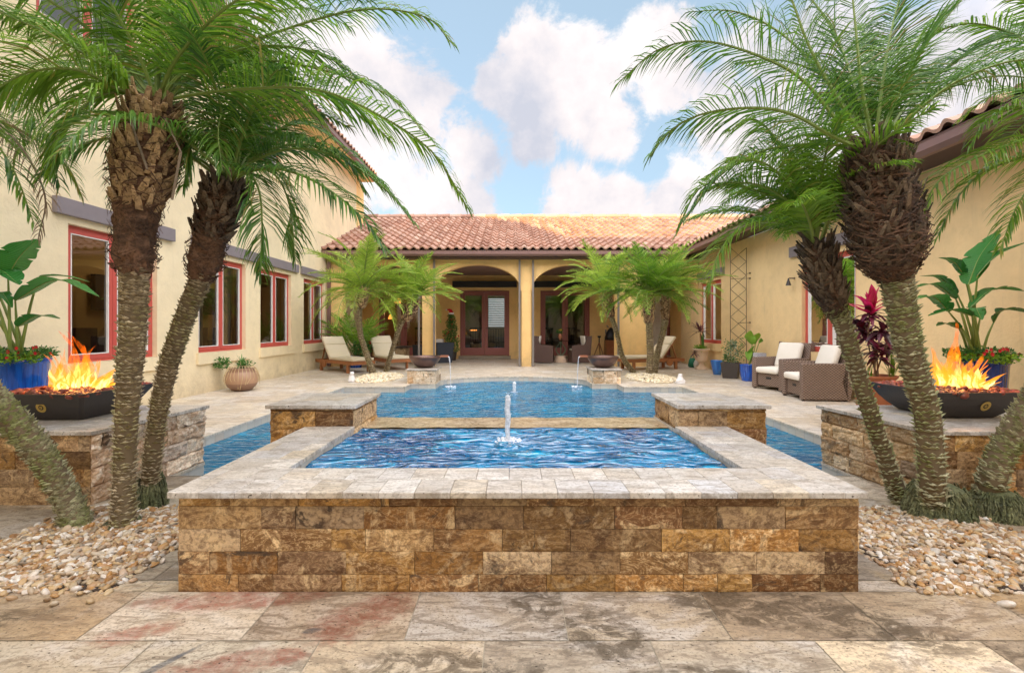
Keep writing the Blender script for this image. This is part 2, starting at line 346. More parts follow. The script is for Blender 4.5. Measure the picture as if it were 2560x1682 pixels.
LEAF = m_leaf('palm_leaf', (.035,.12,.014), (.09,.24,.02), (.26,.44,.04), .28, .45)
LEAFY = m_leaf('yellow_green_palm_leaf', (.12,.27,.02), (.28,.46,.04), (.50,.63,.10), .38, .45)  # yellow-green foliage of most rear palms
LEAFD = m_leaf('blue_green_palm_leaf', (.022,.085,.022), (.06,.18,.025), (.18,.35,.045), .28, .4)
BROAD = m_leaf('broad_leaf', (.02,.12,.025), (.03,.17,.03), (.06,.25,.045), .22, .3)
LIME = m_leaf('lime_leaf', (.22,.42,.03), (.34,.55,.05), (.12,.33,.04), .4, .35)
BUSH = m_leaf('bush_leaf', (.03,.12,.03), (.06,.20,.04), (.14,.30,.06), .5, .3)
MAG = m_leaf('magenta_leaf', (.62,.02,.13), (.80,.04,.22), (.45,.012,.08), .3, .4)
PURP = m_leaf('dark_purple_leaf', (.10,.018,.04), (.22,.03,.07), (.06,.03,.035), .3, .2)
VARI = m_leaf('variegated_leaf', (.60,.66,.52), (.10,.20,.10), (.22,.32,.20), .5, .3)
REDF = simple('red_petal', (.65,.015,.03), .5); DRY = m_leaf('dry_frond', (.28,.20,.13), (.40,.31,.22), (.20,.14,.09), .7, .2)
STEM = simple('palm_petiole', (.20,.28,.06), .45, .3, 3)
def m_bark(name, a, b, moss, mossy):
    g = G(name); c = g.ramp(g.isl(), [(0, a), (.4, b), (.7, tuple((x+y)/2 for x, y in zip(a, b))), (1, tuple(x*1.35 for x in b))])
    c = g.mix(g.ramp(g.noise(g.co(), 5, 5, .65), [(.45, 0.0), (.6, mossy)]), c, moss)
    c = g.mix(g.ramp(g.noise(g.co(), 60, 4, .7), [(.35, .7), (.55, 0.0)]), c, tuple(x*.35 for x in a))
    return g.fin(c, .85, g.bump(g.noise(g.mapping(g.co(), (1, 1, 4)), 30, 5, .7), .7, .01))
BARK = m_bark('palm_bark', (.24,.18,.10), (.50,.42,.28), (.32,.32,.09), .55); BARKC = simple('bark_core', (.15,.11,.06), .9, .4, 8)
BARKM = m_bark('mossy_palm_bark', (.22,.20,.10), (.50,.48,.31), (.24,.30,.06), .6)
STUB = m_bark('leaf_base_stub', (.26,.155,.07), (.62,.43,.23), (.10,.06,.03), .4)
STUBD = m_bark('weathered_leaf_base', (.05,.034,.022), (.26,.19,.125), (.03,.022,.016), .6)
FIBRE = m_bark('palm_fibre', (.045,.022,.012), (.19,.10,.055), (.025,.015,.01), .6)
ROOTM = m_bark('aerial_roots', (.05,.055,.03), (.22,.23,.11), (.07,.10,.03), .5)
def m_pebble(name, st):
    g = G(name); c = g.ramp(g.isl(), st)
    c = g.mix(g.ramp(g.noise(g.islco(), 22, 5, .65), [(.45, 0.0), (.7, .45)]), c, (.40,.22,.08)); return g.fin(c, .38, g.bump(g.noise(g.co(), 120, 3), .15, .003))
PEB = m_pebble('river_pebble', [(0, (.56,.49,.37)), (.1, (.26,.13,.05)), (.2, (.44,.31,.16)), (.3, (.74,.71,.64)), (.4, (.40,.19,.05)), (.5, (.20,.17,.13)), (.6, (.58,.46,.28)), (.7, (.46,.24,.07)), (.8, (.36,.32,.26)), (.88, (.78,.75,.69)), (1, (.50,.36,.18))])
PEBW = m_pebble('cream_pebble', [(0, (.86,.78,.58)), (.5, (.80,.68,.44)), (1, (.90,.86,.74))])
LAVA = m_pebble('lava_rock', [(0, (.16,.025,.02)), (.4, (.26,.045,.03)), (.7, (.10,.02,.02)), (1, (.36,.08,.05))])
CHAR = simple('charcoal_concrete', (.045,.04,.04), .55, .35, 4, bump=.3); BRASS = simple('brass', (.55,.40,.12), .35, Metallic=1.0)
COPPER = simple('hammered_copper', (.16,.10,.085), .38, .5, 6, bump=.5, Metallic=.7); SPOUT = simple('bright_copper', (.62,.28,.17), .35, Metallic=.8)
TEAK = simple('teak', (.34,.13,.045), .5, .3, 6, bump=.2); CUSH = simple('cream_cushion', (.74,.66,.50), .9, .05, 3, bump=.25); CUSHW = simple('ivory_cushion', (.82,.77,.68), .9, .05, 3, bump=.25)
def m_wicker(name, a, b, sc=1.0):
    g = G(name); p = g.co(); s = g.n('SeparateXYZ', Vector=p)
    hh = g.math('ADD', s.outputs['X'], s.outputs['Y'])
    wx = g.math('SINE', g.mul(hh, 120*sc)); wz = g.math('SINE', g.mul(s.outputs['Z'], 150*sc)); ww = g.mul(wx, wz)
    w1 = g.n('MapRange', Value=ww, From_Min=-.8, From_Max=.8).outputs[0]
    c = g.mix(w1, a, b); c = g.mix(g.mul(g.noise(p, 20, 4), .5), c, a); return g.fin(c, .55, g.bump(w1, .8, .006))
WICK = m_wicker('brown_wicker', (.07,.042,.03), (.40,.29,.23)); WICKN = m_wicker('navy_wicker', (.012,.018,.03), (.04,.055,.08)); WICKD = m_wicker('dark_brown_wicker', (.07,.04,.035), (.20,.12,.10), .9)
def m_glaze(name, a, b, c3, sx):
    g = G(name); v = g.mapping(g.co(), (sx, sx, 1.2)); n = g.noise(v, 1.0, 4, .6)
    c = g.mix(g.ramp(n, [(.38, 0.0), (.62, 1.0)]), a, b); c = g.mix(g.ramp(g.noise(v, 2.2, 4, .6), [(.60, 0.0), (.66, .7)]), c, c3)
    return g.fin(c, .12, g.bump(n, .2, .01), Coat_Weight=.4)
BLUEG = m_glaze('cobalt_glaze', (.006,.05,.34), (.01,.12,.62), (.12,.30,.70), 30); NAVYG = m_glaze('navy_glaze', (.008,.015,.13), (.02,.06,.36), (.12,.16,.35), 34)
AZURE = m_glaze('azure_glaze', (.02,.14,.55), (.05,.26,.75), (.1,.3,.7), 8)
URN = simple('pink_cream_stone', (.72,.54,.40), .8, .12, 6, bump=.3); TERR = simple('terracotta_pot', (.45,.16,.07), .8, .2, 8, bump=.2)
SOIL = simple('potting_soil', (.045,.03,.02), .95, .3, 20, bump=.5); DARKP = simple('dark_planter', (.055,.045,.04), .4, .15, 5)
def m_basket():
    g = G('banded_clay'); z = g.n('SeparateXYZ', Vector=g.co()).outputs['Z']
    c = g.ramp(g.n('MapRange', Value=z, From_Min=0.0, From_Max=.45).outputs[0], [(0, (.16,.08,.05)), (.3, (.28,.15,.10)), (.33, (.50,.30,.18)), (.75, (.44,.27,.17)), (.8, (.28,.15,.09)), (1, (.40,.22,.14))])
    c = g.mix(g.mul(g.noise(g.co(), 9, 5), .6), c, (.34,.21,.13)); return g.fin(c, .45)
CLAY = m_basket(); STRAW = simple('dry_straw', (.58,.44,.24), .8); IRON = simple('rusty_iron', (.10,.055,.035), .7, .3, 20)
WHITE = simple('white_marble', (.80,.78,.76), .5, .06, 9); BLACK = simple('black_cover', (.012,.013,.016), .5, .2, 6); GREYM = simple('grey_metal', (.22,.20,.19), .4)
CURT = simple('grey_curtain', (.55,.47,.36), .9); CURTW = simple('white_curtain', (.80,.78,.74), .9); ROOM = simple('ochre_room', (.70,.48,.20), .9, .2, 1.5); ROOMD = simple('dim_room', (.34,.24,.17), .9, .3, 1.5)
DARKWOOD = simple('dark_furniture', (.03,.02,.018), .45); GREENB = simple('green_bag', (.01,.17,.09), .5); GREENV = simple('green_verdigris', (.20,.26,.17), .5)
def m_emit(name, col, st):
    g = G(name); e = g.n('Emission', Color=(*col, 1), Strength=st); g.t.links.new(e.outputs[0], g.out.inputs['Surface']); return g.m
AMBER = m_emit('amber_lamp_glow', (1.0,.30,.05), 2.2)
def m_flame(name, lo, hi, st, alpha):
    g = G(name); z = g.n('SeparateXYZ', Vector=g.n('TexCoord').outputs['Generated']).outputs['Z']
    n = g.noise(g.mapping(g.co(), (1, 1, .45)), 16, 4, .6, 1.2)
    c = g.mix(g.ramp(g.math('ADD', z, g.mul(g.math('SUBTRACT', n, .5), .8)), [(.1, 0.0), (.75, 1.0)]), lo, hi)
    e = g.n('Emission', Color=c, Strength=st); tr = g.n('BsdfTransparent')
    a = g.ramp(g.math('ADD', g.mul(n, 1.0), g.mul(z, -.22)), [(.24, 0.0), (.58, alpha)])
    mx = g.n('MixShader', Fac=a, i1=tr.outputs[0], i2=e.outputs[0]); g.t.links.new(mx.outputs[0], g.out.inputs['Surface']); return g.m
FL_OUT = m_flame('outer_flame', (1.0,.34,.02), (1.0,.13,.004), 1.35, .58); FL_IN = m_flame('inner_flame', (1.0,.80,.28), (1.0,.42,.03), 2.0, .78)
def m_foam():
    g = G('white_foam_water'); g.fin((.92,.95,1.0), .35, g.bump(g.noise(g.co(), 60, 3), .6, .01))
    tr = g.n('BsdfTransparent', Color=(.9,.95,1,1)); mx = g.n('MixShader', Fac=g.ramp(g.noise(g.co(), 40, 4, .6), [(.35, .0), (.65, .45)]), i1=g.b.outputs[0], i2=tr.outputs[0])
    g.t.links.new(mx.outputs[0], g.out.inputs['Surface']); return g.m
FOAM = m_foam()
GRASS = simple('lawn', (.05,.10,.03), .9)

# ------------------------------------------------ ground, pool, paving
def struct(o): return tag(o, kind='structure')
g_ = MB(); g_.face([(-400,-400,-1.5),(400,-400,-1.5),(400,400,-1.5),(-400,400,-1.5)]); struct(g_.build('ground', GRASS))
XL, XR, PZ = -3.32, 3.35, -.107
def arcY(x): t = (x-.02)/1.62; return 10.02+.80*math.sqrt(max(0, 1-t*t*.999))*1.0 if abs(t) < 1 else 10.02
poolpoly = [(-1.5,3.605),(-2.705,3.605),(-2.705,3.98),(XL,3.98),(XL,8.96),(-2.13,8.96),(-2.13,9.45),(-1.6,9.45),(-1.6,10.02)]
arc = [(-1.6+3.24*k/28, None) for k in range(1, 28)]
arc = [(x, 10.02+.80*(1-((x-.02)/1.62)**2)**.62) for x, _ in arc]
poolpoly += arc+[(1.64,10.02),(1.64,9.45),(2.18,9.45),(2.18,8.96),(XR,8.96),(XR,3.98),(2.705,3.98),(2.705,3.605),(1.53,3.605)]
b = MB(); b.prism([(p[0], p[1]) for p in poolpoly], -1.25, -1.2)
n = len(poolpoly)
for k in range(n):
    p, q = poolpoly[k], poolpoly[(k+1)%n]; b.face([(p[0],p[1],-1.2),(q[0],q[1],-1.2),(q[0],q[1],-.155),(p[0],p[1],-.155)])
b.box(-2.6,2.6,7.6,8.3,-1.2,-.55); b.box(-1.55,1.6,8.3,10.6,-1.2,-.32)       # steps and sun shelf at the far end
b.box(XL+.02,-1.9,4.0,4.9,-1.2,-.5)
struct(b.build('pool_basin', BASIN))
wv = MB(); nx, ny = 60, 70
def clip_poly_face(mb, poly, z): mb.face([(p[0], p[1], z) for p in poly])
# water built as a few convex sheets that meet at shared edges
sheets = [((-2.705,-1.5),(3.605,3.98)),((1.53,2.705),(3.605,3.98)),((XL,-1.5),(3.98,4.0)),((1.53,XR),(3.98,4.0)),((XL,XR),(4.0,8.96)),((-2.13,2.18),(8.96,9.45)),((-1.6,1.64),(9.45,10.02))]
for (x0,x1),(y0,y1) in sheets: wv.face([(x0,y0,PZ),(x1,y0,PZ),(x1,y1,PZ),(x0,y1,PZ)])
wv.face([(-1.6,10.02,PZ),(1.64,10.02,PZ)]+[(x,y,PZ) for x,y in reversed(arc)])
struct(wv.build('pool_water', WATER))
st_ = MB()
for x0,x1,y,z in ((-2.6,2.6,7.6,-.55),(-1.55,1.6,8.3,-.32)): st_.box(x0,x1,y-.004,y+.09,z-.06,z+.004)
for x0,x1,y0,y1,z in ((-1.9,-1.8,4.0,4.9,-.5),): st_.box(x0-.1,x1-.1,y0,y1,z-.05,z+.004)
struct(st_.build('step_edge_tiles', simple('navy_step_tile', (.004,.02,.06), .3)))
# waterline tiles
tb = MB()
def band(mb, p, q, z0, z1, w=.155, gap=.004, off=.004):
    p = Vector(p); q = Vector(q); d = q-p; L = d.length; t = d/L; nrm = Vector((-t.y, t.x))
    k = max(1, round(L/w)); s = L/k
    for i in range(k):
        a = p+t*(i*s+gap/2)+nrm*off; c = p+t*((i+1)*s-gap/2)+nrm*off
        mb.face([(a.x,a.y,z0),(c.x,c.y,z0),(c.x,c.y,z1),(a.x,a.y,z1)])
gb = MB()
for k in range(n):
    p, q = poolpoly[k], poolpoly[(k+1)%n]
    if k == n-1: continue
    band(tb, q, p, -.26, -.012); gb.face([(p[0],p[1],-.26),(q[0],q[1],-.26),(q[0],q[1],-.012),(p[0],p[1],-.012)])
struct(tb.build('waterline_tiles', TILE)); struct(gb.build('waterline_grout', GROUT))
# paving
def pave(mb, gr, x0, x1, y0, y1, row=.408, w=.62, ph=None, z=0.0, zg=-.004, y_ref=1.713, rnd=True):
    gr.face([(x0,y0,zg),(x1,y0,zg),(x1,y1,zg),(x0,y1,zg)])
    k = math.floor((y0-y_ref)/row); y = y_ref+k*row
    while y < y1-1e-4:
        a, c = max(y, y0), min(y+row, y1)
        if c-a > .012:
            rr = random.Random(int(k*7919+3)); off = {0: -.41, -1: -.105}.get(k, rr.random()*w)
            x = off-math.ceil((off-x0)/w)*w-w
            i = 0
            while x < x1:
                ww = w if not rnd or k in (0, -1) else w*(1 if (i*7+k*3)%3 else .66)
                l, r_ = max(x, x0), min(x+ww, x1)
                if r_-l > .012:
                    g2 = .002; mb.face([(l+g2,a+g2,z),(r_-g2,a+g2,z),(r_-g2,c-g2,z),(l+g2,c-g2,z)])
                x += ww; i += 1
        y += row; k += 1
pf, pb_, gr = MB(), MB(), MB()
for x0,x1,y0,y1 in ((-5.6,5.7,-3,2.03),(-1.8,1.83,2.03,2.97),(-5.6,-2.8,2.03,2.97),(2.87,5.7,2.03,2.97),(-5.6,5.7,2.97,3.6)):
    pave(pf, gr, x0,x1,y0,y1)
for x0,x1,y0,y1 in ((-5.6,-2.71,3.6,3.98),(2.71,5.7,3.6,3.98),(-5.6,XL,3.98,8.96),(XR,5.7,3.98,8.96),(-5.6,-2.13,8.96,9.45),(2.18,5.7,8.96,9.45),(-5.6,-1.6,9.45,11.0),(1.64,5.7,9.45,11.0),(-5.6,5.95,11.0,16.85)):
    pave(pb_, gr, x0,x1,y0,y1, row=.30, w=.46)
xs = [-1.6]+[a[0] for a in arc]+[1.64]; ys = [10.02]+[a[1] for a in arc]+[10.02]
for i in range(len(xs)-1):
    gr.face([(xs[i],ys[i],-.004),(xs[i+1],ys[i+1],-.004),(xs[i+1],11.0,-.004),(xs[i],11.0,-.004)])
for i in range(0, len(xs)-1, 2):
    j = min(i+2, len(xs)-1); m_ = min(i+1, j); g2 = .002; D = .3
    pb_.face([(xs[i]+g2,ys[i],0),(xs[m_],ys[m_],0),(xs[j]-g2,ys[j],0),(xs[j]-g2,min(ys[j]+D,10.995),0),(xs[m_],min(ys[m_]+D,10.995),0),(xs[i]+g2,min(ys[i]+D,10.995),0)])
    if min(ys[i],ys[j])+D < 10.99: pb_.face([(xs[i]+g2,ys[i]+D+.004,0),(xs[m_],ys[m_]+D+.004,0),(xs[j]-g2,ys[j]+D+.004,0),(xs[j]-g2,10.996,0),(xs[i]+g2,10.996,0)])
struct(pf.build('patio_paving', DECK)); struct(pb_.build('pool_deck_paving', DECKB)); struct(gr.build('paving_grout', GROUT))
# thin nosing of the deck stones round the pool
nb_ = MB()
for k in range(n-1):
    p, q = Vector(poolpoly[k]), Vector(poolpoly[k+1]); t = (q-p).normalized(); nr = Vector((t.y, -t.x))*-.012
    if abs(p.y-3.605) < .01 and abs(q.y-3.605) < .01: nr *= .3
    nb_.face([(p.x,p.y,.001),(q.x,q.y,.001),(q.x-nr.x,q.y-nr.y,.001),(p.x-nr.x,p.y-nr.y,.001)])
    nb_.face([(p.x-nr.x,p.y-nr.y,.001),(q.x-nr.x,q.y-nr.y,.001),(q.x-nr.x,q.y-nr.y,-.024),(p.x-nr.x,p.y-nr.y,-.024)])
struct(nb_.build('pool_edge_nosing', DECKB))

# ------------------------------------------------ stone faces and copings
def stone_face(mb, p, q, z0, z1, first=.101, course=.101, ln=.305, disp=.006, seed=0, gap=.0022, nu=9, nv=4, thick=.03, offs=None):
    """split-face stones on the vertical face from p to q; the outside is to the right of p->q"""
    p = Vector((p[0], p[1], 0)); q = Vector((q[0], q[1], 0)); L = (q-p).length; t = (q-p)/L; nr = Vector((t.y, -t.x, 0))
    z = z0; r = 0; rr = random.Random(seed)
    while z < z1-.008:
        h = (first if r == 0 else course); zt = min(z+h, z1)
        if z1-zt < .012: zt = z1
        x = -((offs[r % len(offs)] if offs else rr.random())*ln)
        while x < L-1e-4:
            ww = ln*(1 if rr.random() < .72 else rr.choice((.5, 1.33))); a = max(x, 0); c = min(x+ww, L); x += ww
            if L-c < .03: c = L; x = L
            if c-a < .012: continue
            sd = rr.random()*100; lift = rr.uniform(0, disp*.8); i0 = len(mb.v); mu = max(2, round(nu*(c-a)/ln))
            for iv in range(nv+1):
                for iu in range(mu+1):
                    u = a+gap/2+(c-a-gap)*iu/mu; zz = z+gap/2+(zt-z-gap)*iv/nv
                    e = 0 if iu in (0, mu) or iv in (0, nv) else 1
                    w = (mn.noise(Vector((u*14+sd, zz*22, sd)))*.6+mn.noise(Vector((u*45+sd, zz*55, sd)))*.4)*disp*1.4+lift+disp*.5*e
                    P = p+t*u+nr*w; mb.v.append((P.x, P.y, zz))
            W = mu+1
            for iv in range(nv):
                for iu in range(mu): k = i0+iv*W+iu; mb.f.append((k, k+1, k+W+1, k+W))
            ring = [i0+iu for iu in range(W)]+[i0+iv*W+mu for iv in range(1, nv+1)]+[i0+nv*W+iu for iu in range(mu-1, -1, -1)]+[i0+iv*W for iv in range(nv-1, 0, -1)]
            j0 = len(mb.v)
            for k in ring: v = mb.v[k]; mb.v.append((v[0]-nr.x*thick, v[1]-nr.y*thick, v[2]))
            m = len(ring)
            for k in range(m): mb.f.append((ring[k], j0+k, j0+(k+1)%m, ring[(k+1)%m]))
        z = zt; r += 1
def slabs(mb, x0, x1, y0, y1, z0, z1, w, d, gap=.002, seed=0, stagger=True):
    rr = random.Random(seed); ny = max(1, round((y1-y0)/d)); dy = (y1-y0)/ny
    for j in range(ny):
        x = x0-(rr.random()*w*.9 if stagger else 0)
        while x < x1-1e-4:
            a, c = max(x, x0), min(x+w, x1)
            if x1-c < .03: c = x1
            if c-a > .012: jz = rr.uniform(-.0006, .0006); gap = .001; mb.box(a+gap/2, c-gap/2, y0+j*dy+gap/2, y0+(j+1)*dy-gap/2, z0, z1+jz)
            x += w
            if c == x1: break

# raised spa
spa = thing('raised_spa', (0.02, 2.02, 0), 'raised square spa in the foreground faced in ochre split stone with a pale travertine rim', 'spa')
w_ = MB()
stone_face(w_, (-1.49,2.03), (1.54,2.03), 0, .43, first=.078, disp=.004, seed=5, nu=16, nv=6, offs=[.12,.55,.1,.62,.25])
stone_face(w_, (1.54,2.03), (1.54,3.6), 0, .43, first=.078, disp=.006, seed=6); stone_face(w_, (-1.49,3.6), (-1.49,2.03), 0, .43, first=.078, disp=.006, seed=7)
w_.build('wall', OCH, spa, smooth=False)
k_ = MB(); k_.box(-1.478,-1.16,2.042,3.62,-1.2,.428); k_.box(1.20,1.528,2.042,3.62,-1.2,.428); k_.box(-1.16,1.20,2.042,2.33,-1.2,.428)
k_.build('wall_core', MORTAR, spa)
c_ = MB(); slabs(c_, -1.511,1.557,1.985,2.334,.430,.458,.157,.175,seed=1,stagger=True); slabs(c_, -1.511,-1.15,2.334,3.312,.430,.458,.181,.16,seed=2); slabs(c_, 1.18,1.557,2.334,3.312,.430,.458,.189,.16,seed=3)
c_.build('coping', COPE, spa, bevel=.0035)
t_ = MB(); band(t_, (1.18,2.336),(-1.15,2.336),.18,.43,.152); band(t_, (-1.155,2.336),(-1.155,3.86),.18,.43,.152); band(t_, (1.19,3.86),(1.19,2.336),.18,.43,.152)
t_.build('tile_band', TILE, spa)
wr = MB()
def weir_box(x0,x1,y0,y1,z0,z1,nx,ny):
    i0 = len(wr.v)
    for j in range(ny+1):
        for i in range(nx+1):
            x = x0+(x1-x0)*i/nx; y = y0+(y1-y0)*j/ny; wr.v.append((x, y, z1+mn.noise(Vector((x*6,y*9,0)))*.006))
    for j in range(ny):
        for i in range(nx): k = i0+j*(nx+1)+i; wr.f.append((k,k+1,k+nx+2,k+nx+1))
weir_box(-1.16,1.21,3.47,3.86,0,.412,48,8); wr.box(-1.16,1.21,3.474,3.858,-1.2,.40)
def m_weir():
    g = G('wet_sandstone'); n = g.noise(g.co(), 11, 7, .7, 1.0); c = g.mix(g.ramp(n, [(.35, 0.0), (.65, 1.0)]), (.34,.24,.13), (.66,.52,.33))
    c = g.mix(g.ramp(g.noise(g.co(), 50, 5, .7), [(.52, 0.0), (.66, .8)]), c, (.16,.10,.05)); return g.fin(c, .22, g.bump(g.noise(g.co(), 25, 5), .5, .01))
WEIR = m_weir(); wr.build('spillway', WEIR, spa)
sw = MB(); NX, NY = 150, 90
for j in range(NY+1):
    for i in range(NX+1):
        x = -1.155+2.345*i/NX; y = 2.336+1.136*j/NY; d = math.hypot(x+.03, y-3.0)
        z = .405+.013*mn.noise(Vector((x*4+d*2,y*8,1.7)))+.004*mn.noise(Vector((x*11,y*18,4)))+.005*math.sin(d*38)*math.exp(-d*2.6)
        sw.v.append((x,y,z))
for j in range(NY):
    for i in range(NX): k = j*(NX+1)+i; sw.f.append((k,k+1,k+NX+2,k+NX+1))
struct(sw.build('spa_water', SPAW, smooth=True))
sb = MB(); sb.face([(-1.16,2.33,-.45),(1.2,2.33,-.45),(1.2,3.48,-.45),(-1.16,3.48,-.45)])
for a,c in (((-1.157,2.335),(1.193,2.335)),((1.193,2.335),(1.193,3.47)),((1.193,3.47),(-1.157,3.47)),((-1.157,3.47),(-1.157,2.335))): sb.face([(*a,-.45),(*c,-.45),(*c,.2 if a[1]<3.4 or c[1]<3.4 else .39),(*a,.2 if a[1]<3.4 or c[1]<3.4 else .39)])
sb.build('spa_basin', BASIN, spa)
# piers
def pier(x0, x1, y0, y1, label, seed):
    p = thing('stone_pier', ((x0+x1)/2, (y0+y1)/2, -.1), label, 'pier', 'stone piers beside the spillway')
    m = MB(); z0 = -.4
    for a, c in (((x0,y0),(x1,y0)),((x1,y0),(x1,y1)),((x1,y1),(x0,y1)),((x0,y1),(x0,y0))): stone_face(m, a, c, z0, .587, first=.18, course=.101*1.3, ln=.42, disp=.012, seed=seed+int(a[0]*10), nu=12, nv=7)
    m.build('wall', OCH, p); m = MB(); m.box(x0+.012,x1-.012,y0+.012,y1-.012,-1.2,.586); m.build('wall_core', MORTAR, p)
    m = MB(); slabs(m, x0-.027,x1+.03,y0-.03,y1+.03,.587,.614,(x1-x0+.057)/2.2,.2,seed=seed); m.build('coping', COPE, p, bevel=.0025)
pier(-1.763,-1.163,3.315,3.88,'square ochre stone pier with pale cap at the left end of the spa spillway',11)
pier(1.215,1.84,3.315,3.88,'square ochre stone pier with pale cap at the right end of the spa spillway',23)

# fire bowl pedestals
def pedestal(s, label, seed):
    p = thing('stone_pedestal', (s*3.7, 3.5, 0), label, 'pedestal', 'fire bowl pedestals')
    a, b2, c, d = (s*4.9,3.02),(s*2.80,3.02),(s*2.705,3.98),(s*4.9,3.98)
    m = MB()
    if s < 0: stone_face(m, a, b2, 0, .464, first=.118, course=.118, ln=.33, disp=.010, seed=seed)
    else: stone_face(m, b2, a, 0, .464, first=.118, course=.118, ln=.33, disp=.010, seed=seed)
    m.build('front_wall', OCH, p)
    m = MB()
    if s < 0: stone_face(m, b2, c, 0, .464, first=.118, course=.118, ln=.30, disp=.022, seed=seed+1, nu=16, nv=9)
    else: stone_face(m, c, b2, 0, .464, first=.118, course=.118, ln=.30, disp=.020, seed=seed+1, nu=16, nv=9)
    m.build('side_wall', PALE if s < 0 else OCHP, p)
    m = MB(); q = [(s*4.9,3.035),(s*2.815,3.035),(s*2.725,3.975),(s*4.9,3.975)]
    m.prism(q if s > 0 else q[::-1], .002, .463); m.build('wall_core', MORTAR, p)
    m = MB(); N = 7                     # coping in slabs, its inner edge following the skewed side wall
    for j in range(3):
        y0 = 2.99+1.02*j/3; y1 = 2.99+1.02*(j+1)/3
        for i in range(N):
            def xx(f, y): inner = 2.80-(y-3.0)*.1-.03; return s*(inner+(4.9-inner)*f)
            f0, f1 = i/N, (i+1)/N; g2 = .0015
            q = [(xx(f0,y0)+s*g2,y0+g2),(xx(f1,y0)-s*g2,y0+g2),(xx(f1,y1)-s*g2,y1-g2),(xx(f0,y1)+s*g2,y1-g2)]
            m.prism(q if s > 0 else q[::-1], .465, .492)
    m.build('coping', COPE, p, bevel=.0025)
OCHP = m_stone('sandy_split_stone', [(0, (.62,.45,.26)), (.3, (.70,.56,.38)), (.5, (.50,.33,.16)), (.7, (.74,.64,.50)), (.88, (.34,.22,.13)), (1, (.60,.40,.2))], (.36,.21,.09), (.78,.66,.48), bstr=1.0)
pedestal(-1, 'left stone pedestal with ochre front and rough whitish side under a fire bowl', 31)
pedestal(1, 'right stone pedestal with rough sandy side under a fire bowl', 47)

# ------------------------------------------------ pebbles
def ico(sub=1):
    t = (1+5**.5)/2; v = [(-1,t,0),(1,t,0),(-1,-t,0),(1,-t,0),(0,-1,t),(0,1,t),(0,-1,-t),(0,1,-t),(t,0,-1),(t,0,1),(-t,0,-1),(-t,0,1)]
    f = [(0,11,5),(0,5,1),(0,1,7),(0,7,10),(0,10,11),(1,5,9),(5,11,4),(11,10,2),(10,7,6),(7,1,8),(3,9,4),(3,4,2),(3,2,6),(3,6,8),(3,8,9),(4,9,5),(2,4,11),(6,2,10),(8,6,7),(9,8,1)]
    v = [Vector(x).normalized() for x in v]
    for _ in range(sub):
        c = {}; nf = []
        def mid(a, b):
            k = (min(a,b), max(a,b))
            if k not in c: c[k] = len(v); v.append(((v[a]+v[b])/2).normalized())
            return c[k]
        for a, b, d in f: x, y, z = mid(a,b), mid(b,d), mid(d,a); nf += [(a,x,z),(b,y,x),(d,z,y),(x,y,z)]
        f = nf
    return np.array([tuple(x) for x in v]), np.array(f)
ICO1 = ico(1); ICO2 = ico(2)
def rocks(name, pts, smin, smax, mat, parent=None, flat=.6, seed=1, rough=.18, base=ICO1, tilt=.4):
    rs = np.random.RandomState(seed); V0, F0 = base; N = len(pts); nv = len(V0); Vs = np.empty((N*nv,3)); Fs = np.empty((N*len(F0),3), dtype=np.int32)
    for i, p in enumerate(pts):
        s = rs.uniform(smin, smax)*(1.5 if rs.rand() < .06 else 1); sc = np.array([s*rs.uniform(.95,1.5), s*rs.uniform(.75,1.0), s*flat*rs.uniform(.8,1.2)])
        v = V0*(1+rough*np.sin(V0@rs.normal(0,2.2,(3,))+rs.rand()*6)[:,None])*sc
        a, bt, ct = rs.uniform(0,6.28), rs.normal(0,tilt), rs.normal(0,tilt)
        Rz = np.array([[math.cos(a),-math.sin(a),0],[math.sin(a),math.cos(a),0],[0,0,1]]); Rx = np.array([[1,0,0],[0,math.cos(bt),-math.sin(bt)],[0,math.sin(bt),math.cos(bt)]]); Ry = np.array([[math.cos(ct),0,math.sin(ct)],[0,1,0],[-math.sin(ct),0,math.cos(ct)]])
        Vs[i*nv:(i+1)*nv] = v@(Rx@Ry@Rz).T+np.array(p); Fs[i*len(F0):(i+1)*len(F0)] = F0+i*nv
    return build_np(name, Vs, Fs, mat, parent)
def bed(x0, x1, y0, y1, seed):
    rr = random.Random(seed); pts = []
    def mound(x, y): ex = min(x-x0, x1-x, .3)/.3; ey = min(y-y0, y1-y, .3)/.3; return .036*min(1, max(0, min(ex, ey)))+.010*math.sin(x*9)*math.cos(y*8)
    st = .020; y = y0-.004
    for _ in range(26): pts.append((rr.choice((x0-rr.random()*.06, x1+rr.random()*.06)), rr.uniform(y0,y1), .008)); pts.append((rr.uniform(x0,x1), y0-rr.random()**2*.10-.01, .008))
    while y < y1+.004:
        x = x0-.006
        while x < x1+.006:
            for l in range(2): pts.append((x+rr.uniform(-.012,.012), y+rr.uniform(-.012,.012), mound(x,y)-.004+l*.012*rr.random()+rr.uniform(-.004,.004)))
            x += st*1.25
        y += st*1.15
    return pts
b2 = MB(); b2.box(-2.8,-1.8,2.03,2.97,-.1,.004); b2.box(1.83,2.87,2.03,2.97,-.1,.004); b2.build('pebble_bed_soil', SOIL); struct(bpy.data.objects['pebble_bed_soil'])
o = rocks('pebbles', bed(-2.8,-1.8,2.03,2.97,1),  .0105, .0185, PEB, seed=3); tag(o, 'bed of cream, white and orange river pebbles round the left foreground palms', 'pebbles', kind='stuff')
o = rocks('pebbles', bed(1.83,2.87,2.03,2.97,2),  .0105, .0185, PEB, seed=5); tag(o, 'bed of cream, white and orange river pebbles round the right foreground palms', 'pebbles', kind='stuff')
